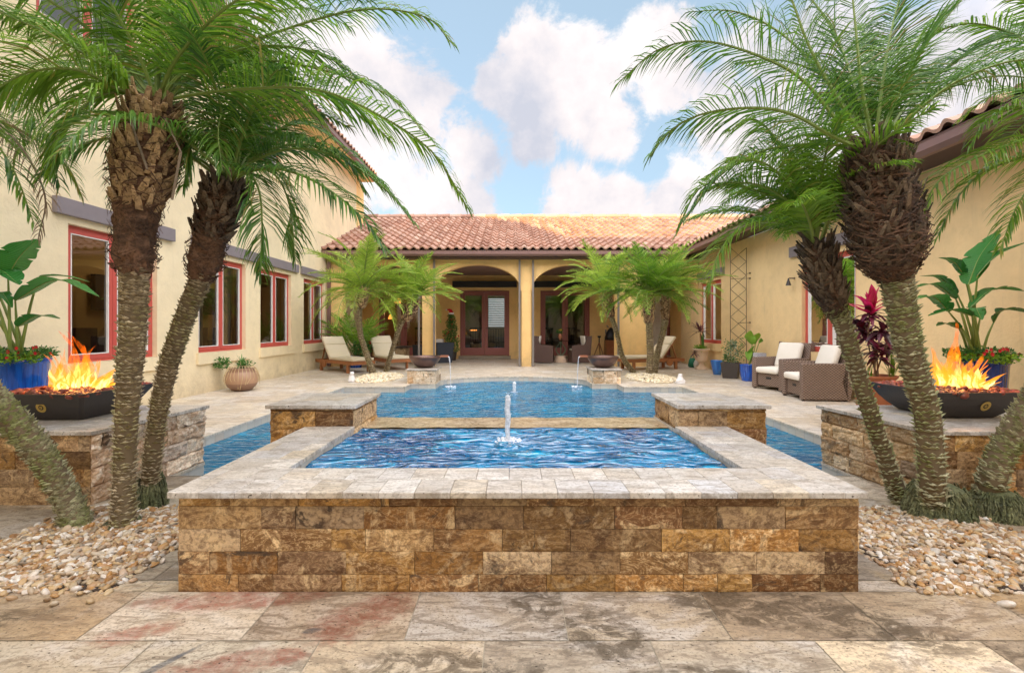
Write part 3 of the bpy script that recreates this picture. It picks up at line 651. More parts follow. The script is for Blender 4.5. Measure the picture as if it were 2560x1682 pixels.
def round_bed(cx, cy, rx, ry, seed):
    rr = random.Random(seed); pts = []
    for _ in range(900):
        a = rr.uniform(0, 6.283); d = math.sqrt(rr.random()); pts.append((cx+rx*d*math.cos(a), cy+ry*d*math.sin(a), .008+.09*(1-d*d)*rr.uniform(.6,1)))
    return pts
o = rocks('pebbles', round_bed(-3.08,10.5,.50,.95,1), .018, .034, PEBW, seed=8); tag(o, 'small mound of cream pebbles at the foot of the two rear left palms', 'pebbles', kind='stuff')
o = rocks('pebbles', round_bed(3.16,10.4,.55,.90,2), .018, .034, PEBW, seed=9); tag(o, 'small mound of cream pebbles at the foot of the three rear right palms', 'pebbles', kind='stuff')

# ------------------------------------------------ the house: left wing, arcade wing, right wing
house = thing('courtyard_house', (0, 16.8, 0), 'stucco courtyard house with red framed windows, arched loggia and clay tile roof around the pool', 'house')
XW, XWR, YA, YB = -5.5, 5.55, 13.56, 16.8        # wall planes
def wall_grid(mb, axis, c0, c1, ur, zr, holes):
    """wall slab between planes c0,c1 (axis 'x' or 'y'), u range, z range, rectangular holes (u0,u1,z0,z1)"""
    us = sorted(set([ur[0], ur[1]]+[h[0] for h in holes]+[h[1] for h in holes])); zs = sorted(set([zr[0], zr[1]]+[h[2] for h in holes]+[h[3] for h in holes]))
    nu, nz = len(us)-1, len(zs)-1
    def solid(i, j):
        if i < 0 or j < 0 or i >= nu or j >= nz: return False
        u, z = (us[i]+us[i+1])/2, (zs[j]+zs[j+1])/2
        return not any(h[0] < u < h[1] and h[2] < z < h[3] for h in holes)
    P = (lambda c, u, z: (c, u, z)) if axis == 'x' else (lambda c, u, z: (u, c, z))
    for i in range(nu):
        for j in range(nz):
            if not solid(i, j): continue
            u0, u1, z0, z1 = us[i], us[i+1], zs[j], zs[j+1]
            for c in (c0, c1): mb.face([P(c,u0,z0),P(c,u1,z0),P(c,u1,z1),P(c,u0,z1)])
            if not solid(i-1,j): mb.face([P(c0,u0,z0),P(c1,u0,z0),P(c1,u0,z1),P(c0,u0,z1)])
            if not solid(i+1,j): mb.face([P(c0,u1,z0),P(c1,u1,z0),P(c1,u1,z1),P(c0,u1,z1)])
            if not solid(i,j-1): mb.face([P(c0,u0,z0),P(c1,u0,z0),P(c1,u1,z0),P(c0,u1,z0)])
            if not solid(i,j+1): mb.face([P(c0,u0,z1),P(c1,u0,z1),P(c1,u1,z1),P(c0,u1,z1)])
def windowY(px, X): return abs(X)*F/abs(CX-px)
WINS_L = [(windowY(158,5.58)-.02, windowY(380,5.58)), (windowY(484.6,5.58), windowY(604.3,5.58)), (windowY(641.8,5.58), windowY(720,5.58)), (windowY(751.6,5.58), windowY(804.5,5.58))]
ZW0, ZW1 = .72, 2.46
UPP = [(5.25,6.65),(9.4,10.8)]
WINS_R = [(7.36, 8.75), (12.12, 13.5)]
lw = MB(); wall_grid(lw, 'x', XW, XW-.25, (-7.5, 16.0), (-1.3, 6.35), [(a,b,ZW0,ZW1) for a,b in WINS_L]+[(a,b,4.78,6.1) for a,b in UPP])
lw.build('left_wing_wall', STUC, house)
rw = MB(); wall_grid(rw, 'x', XWR, XWR+.25, (-7.5, 15.0), (-1.3, 3.28), [(a,b,ZW0,ZW1) for a,b in WINS_R])
rw.build('right_wing_wall', STUCR, house)
bw = MB(); DOORS = [(-4.93,-3.12),(-1.94,-.13),(1.02,2.83)]
wall_grid(bw, 'y', YB, YB+.25, (-5.75, 6.3), (-.1, 3.3), [(a,b,.12,2.51) for a,b in DOORS]+[(4.95,5.87,.12,2.51)])
bw.box(5.8,6.05,15.0,16.8,-.1,3.2); bw.box(-5.749,-5.5,16.0,16.8,-.1,6.35)
bw.build('loggia_back_wall', GOLD, house)
# arcade front wall with three and a half arches
aw = MB(); T = .29; ZT = 3.18; ZS, RISE = 2.27, .77
def arch_strip(x0, x1, zs, rise, ztop, n=28):
    cx, a = (x0+x1)/2, (x1-x0)/2
    pts = [(cx-a*math.cos(math.pi*k/n), zs+rise*math.sin(math.pi*k/n)) for k in range(n+1)]
    for k in range(n):
        (u0, v0), (u1, v1) = pts[k], pts[k+1]
        for y in (YA, YA+T): aw.face([(u0,y,v0),(u1,y,v1),(u1,y,ztop),(u0,y,ztop)])
        aw.face([(u0,YA,v0),(u1,YA,v1),(u1,YA+T,v1),(u0,YA+T,v0)])
COLS = [(-5.5,-5.08),(-2.70,-2.34),(.26,.55),(3.08,4.15)]
OPEN = [(-5.08,-2.70),(-2.34,.26-.02),(.55+.02,3.08),(4.15,5.52)]
for a, c in OPEN: arch_strip(a, c, ZS, RISE if c-a > 1.5 else .5, ZT)
aw.box(.24,.57,YA,YA+T,ZS,ZT); aw.box(-5.5,-5.08,YA,YA+T,ZS,ZT); aw.box(-2.70,-2.34,YA,YA+T,ZS,ZT); aw.box(3.08,4.15,YA,YA+T,ZS,ZT)
aw.build('arcade_wall', GOLD, house)
for a, c in COLS:
    m = MB(); m.box(a,c,YA,YA+T,0,ZS-.03); m.box(a-.008,c+.008,YA-.008,YA+T+.008,ZS-.03,ZS); m.build('column', GOLD, house)
# slender screen tracks beside the arcade columns
for x in (-2.78,-2.33,.20,.60,3.13):
    m = MB(); m.box(x-.028,x+.028,YA-.10,YA-.05,.0,ZT-.02); m.build('screen_track', GREYM, house)
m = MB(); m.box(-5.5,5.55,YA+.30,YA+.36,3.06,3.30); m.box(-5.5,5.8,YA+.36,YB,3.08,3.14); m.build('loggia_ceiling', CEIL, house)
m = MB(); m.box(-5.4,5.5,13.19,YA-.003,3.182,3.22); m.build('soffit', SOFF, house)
for a, c in DOORS[1:]: m = MB(); m.box(a-.25,c+.28,YB-.32,YB-.14,2.62,2.84); m.build('roller_shade', BLACK, house)
# eaves and gutters
def gutter(p, q, out, z0, z1):
    m = MB(); p = Vector(p); q = Vector(q); o_ = Vector(out)
    prof = [(0,z1),(0,z0),(.07,z0),(.12,z0+.05),(.12,z1-.02),(.135,z1),(.10,z1),(.10,z0+.06),(.02,z0+.03),(.02,z1)]
    for k in range(len(prof)-1):
        a, c = prof[k], prof[k+1]; m.face([(*(p+o_*a[0]),a[1]),(*(q+o_*a[0]),a[1]),(*(q+o_*c[0]),c[1]),(*(p+o_*c[0]),c[1])])
    for e in (p, q): m.face([(*(e+o_*a[0]),a[1]) for a in prof[:6]])
    m.build('gutter', GUT, house)
gutter((-5.5,13.19),(4.98,13.19),(0,-1),3.22,3.38)
gutter((4.98,-7.5),(4.98,13.19),(-1,0),3.22,3.38)
gutter((-4.98,-7.5),(-4.98,16.3),(1,0),6.36,6.53)
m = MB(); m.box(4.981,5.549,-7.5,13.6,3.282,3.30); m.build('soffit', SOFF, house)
m = MB(); m.box(-5.499,-4.981,-7.5,16.3,6.352,6.37); m.build('soffit', STUCR, house)
for x, y, zt in ((-5.42,13.42,3.2),(5.66,14.93,3.15)):
    m = MB(); m.box(x-.045,x+.045,y-.035,y+.035,.02,zt); m.build('downspout', GUT, house)
# clay tile roofs: each S tile its own little sheet
def roof_slope(name, o, along, up, width, ncourse, clip=None, tw=.245, course=.415, mat=ROOF):
    o, along, up = Vector(o), Vector(along), Vector(up).normalized(); nrm = along.cross(up)
    if nrm.z < 0: nrm = -nrm
    mb = MB(); rr = random.Random(3); K = 10
    for c in range(ncourse):
        for i in range(int(width/tw)):
            u0 = i*tw; cu, cs = u0+tw/2, c*course
            if clip and not clip(o+along*cu+up*cs): continue
            jt = rr.uniform(-.004,.004); i0 = len(mb.v)
            for s_, dz in ((0, .060+jt), (course+.03, .004)):
                for k in range(K+1):
                    f = k/K; h = .055*math.sin(math.pi*min(f/.62, 1)) if f < .62 else -.012*math.sin(math.pi*(f-.62)/.38)
                    P = o+along*(u0+tw*f*1.0)+up*(cs+s_-.02)+nrm*(h+dz); mb.v.append(tuple(P))
            for k in range(K): mb.f.append((i0+k, i0+k+1, i0+K+1+k+1, i0+K+1+k))
            j0 = len(mb.v)
            for k in range(K+1): P = Vector(mb.v[i0+k])-nrm*.045; mb.v.append(tuple(P))
            for k in range(K): mb.f.append((i0+k, j0+k, j0+k+1, i0+k+1))
    ob = mb.build(name, mat, house, smooth=False); return ob
SL = math.atan(.4167)
upb = (0, math.cos(SL), math.sin(SL))
roof_slope('roof', (-6.6, 13.10, 3.40), (1,0,0), upb, 17.5, 13, clip=lambda P: P.x-4.95 < (P.y-13.1)+.05 and P.x > -5.55)
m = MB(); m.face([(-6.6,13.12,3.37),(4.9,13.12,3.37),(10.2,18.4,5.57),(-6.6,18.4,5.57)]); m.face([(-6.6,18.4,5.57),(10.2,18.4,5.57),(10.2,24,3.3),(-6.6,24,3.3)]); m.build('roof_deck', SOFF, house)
m = MB()
for i in range(34):
    x = -6.4+i*.48; m.tube([(x,18.35,5.60),(x+.5,18.35,5.615)], [.10,.115], 10)
m.build('ridge_tiles', ROOF, house, smooth=False)
upr = (math.cos(SL), 0, math.sin(SL))
roof_slope('roof', (4.88, -7.0, 3.40), (0,1,0), upr, 25.5, 11, clip=lambda P: P.y-13.1 < (P.x-4.95)-.02)
m = MB(); m.face([(4.9,-7.5,3.37),(4.9,13.12,3.37),(10.2,18.4,5.57),(10.2,-7.5,5.57)]); m.face([(10.2,-7.5,5.57),(10.2,18.4,5.57),(15,18.4,3.37),(15,-7.5,3.37)]); m.build('roof_deck', SOFF, house)
upl = (-math.cos(SL), 0, math.sin(SL))
roof_slope('roof', (-4.88, -7.0, 6.55), (0,1,0), upl, 23.3, 6)
m = MB(); m.face([(-4.9,-7.5,6.52),(-4.9,16.3,6.52),(-9.7,16.3,8.5),(-9.7,-7.5,8.5)]); m.face([(-9.7,-7.5,8.5),(-9.7,16.3,8.5),(-14,16.3,6.7),(-14,-7.5,6.7)]); m.build('roof_deck', SOFF, house)
# unseen wing added behind the camera to block the sun, and the outer shells of the wings
m = MB()
for xa, xb, ze, zr in ((-14,13.4,9.7,11.7),(13.402,32,7.0,9.0)):  # ridge heights stepped so the shadow bounds the sunlit roof patch
    m.box(xa,xb,-13,-7.5,-1.3,ze); m.face([(xa,-7.2,ze),(xb,-7.2,ze),(xb,-10.2,zr),(xa,-10.2,zr)]); m.face([(xa,-13.2,ze),(xb,-13.2,ze),(xb,-10.2,zr),(xa,-10.2,zr)])
    for x in (xa, xb): m.face([(x,-7.2,ze),(x,-13.2,ze),(x,-10.2,zr)])
m.build('sun_blocker_wing', STUC, house)
m = MB(); m.box(-14,-9.5,-7.4,16.2,-1.3,6.3); m.box(-9.5,-8.2,-7.4,16.2,.02,3.1); m.box(-9.5,-5.76,-7.4,16.2,3.1,3.3); m.box(-9.5,-5.76,-7.4,16.2,-.1,.02); m.box(-9.5,-5.76,15.9,16.2,.02,6.3); m.box(-9.5,-5.76,-7.4,16.2,6.2,6.3)
m.build('left_wing_rooms', ROOM, house)
m = MB(); m.box(9,15,-7.4,18,-1.3,3.3); m.box(5.81,9,-7.4,18,3.1,3.3); m.box(5.81,9,-7.4,18,-.1,.02); m.box(7.6,9,-7.4,14.9,.02,3.1); m.box(5.81,9,14.95,14.98,.02,3.1); m.build('right_wing_rooms', ROOM, house)
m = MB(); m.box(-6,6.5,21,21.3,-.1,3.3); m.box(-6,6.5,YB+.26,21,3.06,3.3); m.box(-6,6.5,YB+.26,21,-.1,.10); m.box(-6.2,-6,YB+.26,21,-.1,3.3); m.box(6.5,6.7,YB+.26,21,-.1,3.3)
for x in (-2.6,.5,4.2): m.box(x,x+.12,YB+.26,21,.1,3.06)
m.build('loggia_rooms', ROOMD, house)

def sash(mb, X, y0, y1, z0, z1, fw, dx):     # rectangular ring in the plane X=const
    mb.box(min(X,X+dx),max(X,X+dx),y0,y1,z0,z0+fw); mb.box(min(X,X+dx),max(X,X+dx),y0,y1,z1-fw,z1)
    mb.box(min(X,X+dx),max(X,X+dx),y0,y0+fw,z0+fw,z1-fw); mb.box(min(X,X+dx),max(X,X+dx),y1-fw,y1,z0+fw,z1-fw)
def casement(s, y0, y1, z0, z1, curtain=None, X=None):
    X = X or (XW if s < 0 else XWR); w = MB(); d = s                   # d points into the wing
    sash(w, X+d*.075, y0, y1, z0, z1, .035, d*.08)
    ym = (y0+y1)/2
    for a, c in ((y0+.036, ym-.003), (ym+.003, y1-.036)): sash(w, X+d*.066, a, c, z0+.036, z1-.036, .062, d*.05)
    wo = w.build('window', RED, house, bevel=.003)
    sl = MB()
    for a, c in ((y0+.1, ym-.066), (ym+.066, y1-.1)):
        sash(sl, X+d*.062, a, c, z0+.1, z1-.1, .012, d*.04)
    sl.build('glazing_bead', CURTW, wo)
    for a, c in ((y0+.1, ym-.066), (ym+.066, y1-.1)):
        p = MB(); p.face([(X+d*.09,a,z0+.1),(X+d*.09,c,z0+.1),(X+d*.09,c,z1-.1),(X+d*.09,a,z1-.1)]); p.build('pane', GLASS, wo)
    return wo
def sill_lintel(s, y0, y1, z0, z1, lint=True):
    X = XW if s < 0 else XWR; m = MB(); a, c = sorted((X-s*.035, X+s*.07)); m.box(a, c, y0-.0, y1+.0, z0-.03, z0-.001)
    a, c = sorted((X-s*.045, X-s*.001)); m.box(a, c, y0-.06, y1+.12, z0-.20, z0-.001); m.build('window_sill', STUC if s < 0 else STUCR, house)
    if lint:
        m = MB(); a, c = sorted((X-s*.065, X-s*.001)); m.box(a, c, y0-.2, y1+.3, z1+.09, z1+.29); m.build('lintel', LINT, house, bevel=.004)
def drape(mb, X, y0, y1, z0, z1, n=26, amp=.035):
    for k in range(n):
        ya, yb = y0+(y1-y0)*k/n, y0+(y1-y0)*(k+1)/n; xa, xb = X+amp*math.sin(k*1.4), X+amp*math.sin((k+1)*1.4)
        mb.face([(xa,ya,z0),(xb,yb,z0),(xb,yb,z1),(xa,ya,z1)])
for i, (a, c) in enumerate(WINS_L): casement(-1, a, c, ZW0, ZW1); sill_lintel(-1, a, c, ZW0, ZW1)
for a, c in UPP: casement(-1, a, c, 4.78, 6.1); sill_lintel(-1, a, c, 4.78, 6.1, False)
for a, c in WINS_R: casement(1, a, c, ZW0, ZW1); sill_lintel(1, a, c, ZW0, ZW1)
m = MB()
for i, (a, c) in enumerate(WINS_L[1:], 1):
    drape(m, XW-.35, a+.35, a+.62, .05, 2.9, 12); drape(m, XW-.35, c-.28, c+.1, .05, 2.9, 14)
m.build('curtain', CURT, house)
m = MB(); drape(m, XWR+.35, 12.9, 13.5, .05, 2.9, 16); m.build('curtain', CURTW, house)
m = MB(); drape(m, XWR+.35, 7.3, 7.6, .05, 2.9, 10); drape(m, XWR+.35, 8.5, 8.9, .05, 2.9, 10); m.build('curtain', CURT, house)
for a, c in UPP:
    m = MB(); m.box(XW-.9,XW-.86,a-.3,c+.3,4.7,6.2); m.build('blind', CURTW, house)
def french(a, c, single=False):
    fr = MB(); z0, z1 = .12, 2.51
    fr.box(a, a+.07, YB-.03, YB+.09, z0, z1); fr.box(c-.07, c, YB-.03, YB+.09, z0, z1); fr.box(a+.07, c-.07, YB-.03, YB+.09, z1-.07, z1); fr.build('door_frame', MAROON, house)
    mid = (a+c)/2; leaves = [(a+.072, c-.072)] if single else [(a+.072, mid-.003), (mid+.003, c-.072)]
    for i, (l, r_) in enumerate(leaves):
        d = MB(); y0, y1 = YB+.0, YB+.045
        d.box(l, l+.11, y0, y1, z0+.01, z1-.072); d.box(r_-.11, r_, y0, y1, z0+.01, z1-.072); d.box(l+.11, r_-.11, y0, y1, z0+.01, z0+.29); d.box(l+.11, r_-.11, y0, y1, z1-.18, z1-.072)
        do = d.build('door', MAROON, house, bevel=.004)
        p = MB(); p.face([(l+.11,YB+.02,z0+.29),(r_-.11,YB+.02,z0+.29),(r_-.11,YB+.02,z1-.18),(l+.11,YB+.02,z1-.18)]); p.build('pane', CURTW if single else GLASS, do)
        if i == len(leaves)-1:
            hx = l+.05 if not single else r_-.05; h = MB(); h.tube([(hx,YB-.005,1.13),(hx,YB-.055,1.13),(hx+.10,YB-.055,1.13)], .010, 8); h.lathe((hx,YB-.012,1.12), [(.0,0),(.022,0),(.022,.02),(0,.02)], 10); h.build('handle', DARKWOOD, do)
for a, c in DOORS: french(a, c)
french(4.95, 5.87, True)
STEPM = simple('grey_step_tile', (.30,.25,.19), .6, .3, 4)
for a, c in DOORS+[(4.95,5.87)]:
    m = MB(); k = 6; s_ = (c-a+.1)/k
    for i in range(k): m.box(a-.05+i*s_+.002, a-.05+(i+1)*s_-.002, YB-.12, YB-.001, .004, .118)
    m.build('door_step', STEPM, house)
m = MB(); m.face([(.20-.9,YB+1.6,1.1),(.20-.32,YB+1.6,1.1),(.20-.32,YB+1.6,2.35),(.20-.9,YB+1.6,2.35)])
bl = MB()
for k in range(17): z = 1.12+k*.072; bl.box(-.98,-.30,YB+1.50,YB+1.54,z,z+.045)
bl.build('blind', m_emit('daylight_glow_blind', (.95,.97,1.0), .45), house)  # slats emit a glow painted in place of daylight
# furniture silhouettes seen through the doors, and warm pendants inside
m = MB()
for x in (-1.45,-.75,-.45,1.35,2.2,-4.4,-3.6):
    for dx in (-.2,.2):
        for dy in (-.2,.2): m.box(x+dx-.02,x+dx+.02,YB+1.2+dy-.02,YB+1.2+dy+.02,.1,.55)
    m.box(x-.23,x+.23,YB+.97,YB+1.43,.55,.60)
    for k in range(5): m.box(x-.21+k*.095,x-.19+k*.095,YB+.98,YB+1.0,.6,1.1)
    m.box(x-.23,x+.23,YB+.97,YB+1.01,1.08,1.16)
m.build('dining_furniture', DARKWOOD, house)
for x, z, r_ in ((-4.45,2.12,.16),(-4.1,1.92,.13),(-4.75,1.5,.10)):
    m = MB(); m.lathe((x,YB+.9,z), [(.02,.16),(r_*.5,.14),(r_,0.0),(r_*.9,-.02)], 16); pl = m.build('pendant_lamp', AMBER, house, smooth=True)
m = MB(); m.box(-1.75,-1.48,YB+1.8,YB+1.9,1.02,1.06); m.build('counter_light', AMBER, house)
ld = bpy.data.lights.new('pendant_light', 'POINT'); ld.energy = 25; ld.color = (1, .5, .2); ld.shadow_soft_size = .12
lo = bpy.data.objects.new('pendant_light', ld); COL.objects.link(lo); lo.location = (-4.3-0, YB+1.1-16.8, 1.75); lo.parent = house

m = MB(); m.lathe((6.9,9.9,1.25), [(.05,.14),(.11,0),(.10,-.02)], 14); m.build('table_lamp', AMBER, house, smooth=True)
ld = bpy.data.lights.new('lamp_light', 'POINT'); ld.energy = 40; ld.color = (1, .62, .3); ld.shadow_soft_size = .12
lo = bpy.data.objects.new('lamp_light', ld); COL.objects.link(lo); lo.location = (6.7, 9.9-16.8, 1.7); lo.parent = house

for i, (lx, ly, lz) in enumerate(((-7.4, 5.2, 2.4), (-7.3, 9.0, 2.3), (-7.2, 12.2, 2.2))):  # added fill lights brighten the left wing rooms; no lamps stand there
    ld = bpy.data.lights.new('added_room_fill', 'POINT'); ld.energy = 4; ld.color = (1, .74, .45); ld.shadow_soft_size = .25
    lo = bpy.data.objects.new('added_room_fill', ld); COL.objects.link(lo); lo.location = (lx, ly-16.8, lz); lo.parent = house
m = MB(); rr = random.Random(6)
for k in range(9):
    y = 4.9+k*1.0+rr.uniform(-.2,.2); w = rr.uniform(.25,.5); h = rr.uniform(.6,1.3); m.box(-8.1,-7.6,y-w,y+w,.03,h); m.box(-8.15,-8.05,y-w*.6,y+w*.6,1.5,2.2)
m.build('room_furniture', DARKWOOD, house)

# ------------------------------------------------ palms
GRAV = Vector((0, 0, -1))
def frond(lf, st, pts, L=.30, pairs=52, wd=.0105, bare=.16, r0=.011, droop=.35, rr=random, dens=1.0, lift=.25):
    if pairs > 45: pairs = int(pairs*1.35); droop *= 1.5; L *= 1.08; wd *= .98
    elif pairs > 30: pairs = int(pairs*1.35); L *= 1.05
    P = cr_pts(pts, 26); ln = [0]
    for i in range(1, len(P)): ln.append(ln[-1]+(P[i]-P[i-1]).length)
    tot = ln[-1]
    st.tube(P, [r0*(1-.85*k/26)+.0008 for k in range(27)], 5, cap=False)
    def ev(s):
        s *= tot
        for i in range(1, len(P)):
            if ln[i] >= s: f = (s-ln[i-1])/max(1e-6, ln[i]-ln[i-1]); return P[i-1].lerp(P[i], f), (P[i]-P[i-1]).normalized()
        return P[-1], (P[-1]-P[-2]).normalized()
    tw = rr.uniform(-.35, .35)
    for k in range(pairs):
        t = bare+(1-bare)*(k+rr.uniform(-.25,.25))/pairs
        if t > .995: t = .995
        p, T = ev(t); sd = T.cross(Vector((0,0,1)))
        if sd.length < .15: sd = T.cross(Vector((.3,1,0)))
        sd.normalize(); N = sd.cross(T)
        if N.z < 0: N = -N
        sd2 = (sd*math.cos(tw)+N*math.sin(tw)).normalized(); N2 = (N*math.cos(tw)-sd*math.sin(tw)).normalized()
        u = (t-bare)/(1-bare); a = R(66-36*u); l = L*(.55+.62*math.sin(math.pi*min(1, u*1.0+.12)))*(1-.45*u*u)
        for sg in (-1, 1):
            if rr.random() > dens: continue
            ll = l*rr.uniform(.82, 1.12); aa = a+rr.uniform(-.12,.12)
            D = (T*math.cos(aa)+sd2*sg*math.sin(aa)+N2*rr.uniform(lift-.15, lift+.15)).normalized()
            wv_ = T.lerp(N2, rr.uniform(.1,.6)).normalized()
            wv_ = (wv_-D*wv_.dot(D)).normalized(); w = wd*rr.uniform(.8,1.15)
            q = [p]; d = D.copy()
            for s_ in range(3): q.append(q[-1]+d*ll/3); d = (d+GRAV*droop*rr.uniform(.7,1.3)).normalized()
            i0 = len(lf.v)
            for x, ww in zip(q[:3], (.55, 1.0, .8)): lf.v += [tuple(x-wv_*w*ww*.5), tuple(x+wv_*w*ww*.5)]
            lf.v.append(tuple(q[3])); lf.f += [(i0,i0+2,i0+3,i0+1),(i0+2,i0+4,i0+5,i0+3),(i0+4,i0+6,i0+5)]
def rnd_frond(c, az, el, length, bend, n=5, sway=0.0):
    p = Vector(c); pts = [p.copy()]; e = el; a = az
    for k in range(n):
        st_ = length/n; p = p+Vector((math.cos(a)*math.cos(e), math.sin(a)*math.cos(e), math.sin(e)))*st_; pts.append(p.copy())
        e -= bend/n*(1+.5*k/n); a += sway/n
    return pts
def trunk(tree, pts, rads, mat, rows, n=9, peg=.02, seed=1, front=True):
    rads = [r_*(.79 if pts[0].y < 5 else .56) for r_ in rads]; P = cr_pts(pts, 30); m = MB(); K = len(rads)-1
    def rad(f): x = f*K; i = min(int(x), K-1); return rads[i]+(rads[i+1]-rads[i])*(x-i)
    co_ = MB(); co_.tube(P, [rad(k/30) for k in range(31)], 16)
    rr = random.Random(seed)
    for r_ in range(rows):
        f = min(.999,max(0,(r_+.5+rr.uniform(-.3,.3))/rows)); x = f*30; i = min(int(x), 29); p = P[i].lerp(P[i+1], x-i); T = (P[i+1]-P[i]).normalized(); u = T.cross(Vector((0,1,0))).normalized(); w = T.cross(u); R0 = rad(f)
        for j in range(n):
            a = 2*math.pi*(j/n)+r_*.78+rr.uniform(-.3,.3)
            if rr.random() < .08: continue
            o = u*math.cos(a)+w*math.sin(a); s = T.cross(o)
            pw = R0*2*math.pi/n*rr.uniform(.45,.75); ph = peg*rr.choice((.5,.8,1.0,1.1,1.5))*rr.uniform(.8,1.2); b0 = p+o*(R0*.97)
            tip = b0+o*ph*1.0+T*ph*rr.uniform(.15,.75)+s*rr.uniform(-.3,.3)*pw
            A, B = b0-s*pw-T*peg*.15, b0+s*pw-T*peg*.15; C_ = b0+T*peg*.55; D_ = b0-T*peg*.55
            i0 = len(m.v); m.v += [tuple(A), tuple(D_), tuple(B), tuple(C_), tuple(tip)]
            m.f += [(i0,i0+1,i0+4),(i0+1,i0+2,i0+4),(i0+2,i0+3,i0+4),(i0+3,i0,i0+4)]
    tk = co_.build('trunk', BARKC, tree, smooth=True); m.build('leaf_scars', mat, tk); return tk, P
def boot(tree, pts, prof, mat, fib, nst, stub=(.09,.035), seed=1, messy=.4, fibres=380, cover=(0,1)):
    """old leaf bases round the top of the trunk: prof = radii from bottom to top"""
    prof = [r_*.80 for r_ in prof]; P = cr_pts(pts, 20); K = len(prof)-1; rr = random.Random(seed); core = MB()
    def rad(f): x = f*K; i = min(int(x), K-1); return prof[i]+(prof[i+1]-prof[i])*(x-i)
    nn = 28; i0 = 0
    for k in range(41):
        f = k/40; x = f*20; i = min(int(x), 19); p = P[i].lerp(P[i+1], x-i); T = (P[i+1]-P[i]).normalized(); u = T.cross(Vector((0,1,0))).normalized(); w = T.cross(u)
        for j in range(nn):
            a = 2*math.pi*j/nn; o = u*math.cos(a)+w*math.sin(a); q = p+o*rad(f)*(.86+.22*mn.noise(Vector((math.cos(a)*3, math.sin(a)*3+seed, f*16)))); core.v.append(tuple(q))
    for k in range(40):
        for j in range(nn): a = k*nn+j; c = k*nn+(j+1)%nn; core.f.append((a,c,c+nn,a+nn))
    core.f.append(tuple(range(nn-1,-1,-1))); core.f.append(tuple(40*nn+j for j in range(nn)))
    m = MB()
    for k in range(nst):
        f = cover[0]+(cover[1]-cover[0])*(k+.5)/nst; x = f*20; i = min(int(x), 19); p = P[i].lerp(P[i+1], x-i); T = (P[i+1]-P[i]).normalized(); u = T.cross(Vector((0,1,0))).normalized(); w = T.cross(u)
        a = k*2.39996+rr.uniform(-.15,.15); o = u*math.cos(a)+w*math.sin(a); s = T.cross(o); R0 = rad(f)
        L, wd = stub[0]*rr.uniform(.6,1.25), stub[1]*rr.uniform(.7,1.25); out = rr.uniform(.2,.75)
        d = (T+o*out+s*rr.uniform(-messy,messy)).normalized(); b0 = p+o*(R0*.86); s = (s+T*rr.uniform(-messy,messy)*.6).normalized(); up_ = d.cross(s)
        th = wd*.32; b1 = b0+d*L; j0 = len(m.v)
        for q, ww, tt in ((b0,wd,th),(b0.lerp(b1,.55)+o*.004,wd*.85,th*.85),(b1,wd*rr.uniform(.35,.8),th*.5)):
            m.v += [tuple(q-s*ww/2-up_*tt/2),tuple(q+s*ww/2-up_*tt/2),tuple(q+s*ww/2+up_*tt/2),tuple(q-s*ww/2+up_*tt/2)]
        for q in (0, 4):
            for e in range(4): m.f.append((j0+q+e,j0+q+(e+1)%4,j0+q+4+(e+1)%4,j0+q+4+e))
        m.f.append((j0+8,j0+9,j0+10,j0+11))
    fb = MB()
    for k in range(fibres):
        f = rr.uniform(.0,.97); a = rr.uniform(0,6.283); da = rr.uniform(.2,.9)*rr.choice((-1,1)); dz = rr.uniform(-.10,.08); out = rr.uniform(.94,1.12); q = []
        for e in range(4):
            ff = min(1, max(0, f+dz*e/3)); x = ff*20; i = min(int(x), 19); p = P[i].lerp(P[i+1], x-i); T = (P[i+1]-P[i]).normalized(); u = T.cross(Vector((0,1,0))).normalized(); w = T.cross(u)
            aa = a+da*e/3; o = u*math.cos(aa)+w*math.sin(aa); q.append((p+o*rad(ff)*(out+.07*e/3*rr.uniform(0,2)), T))
        j0 = len(fb.v); hw = rr.uniform(.0012,.005)
        for p, T in q: fb.v += [tuple(p-T*hw), tuple(p+T*hw)]
        for e in range(3): fb.f.append((j0+2*e,j0+2*e+2,j0+2*e+3,j0+2*e+1))
    lb = m.build('leaf_bases', mat, tree); core.build('fibre_core', fib, lb); fb.build('fibres', fib, lb)
def roots(tree, c, r, h, seed=1, nt=230):
    m = MB(); rr = random.Random(seed); c = Vector(c)
    m.lathe(c, [(r*.92,-.02),(r*.9,h*.4),(r*.72,h*.9),(r*.45,h)], 16)
    for k in range(nt):
        a = rr.uniform(0,6.283); z = h*rr.uniform(.25,1.0); p = c+Vector((math.cos(a)*r*(1.02-.3*z/h), math.sin(a)*r*(1.02-.3*z/h), z)); q = [p]
        for e in range(4): a += rr.uniform(-.09,.09); z -= h*rr.uniform(.07,.2); z = max(z, -.01); rad = r*(1.06-.28*max(0,z)/h)+rr.uniform(-.006,.01); q.append(c+Vector((math.cos(a)*rad, math.sin(a)*rad, z)))
        m.tube(q, rr.uniform(.0035,.006), 5)
    m.build('root_mass', ROOTM, tree)
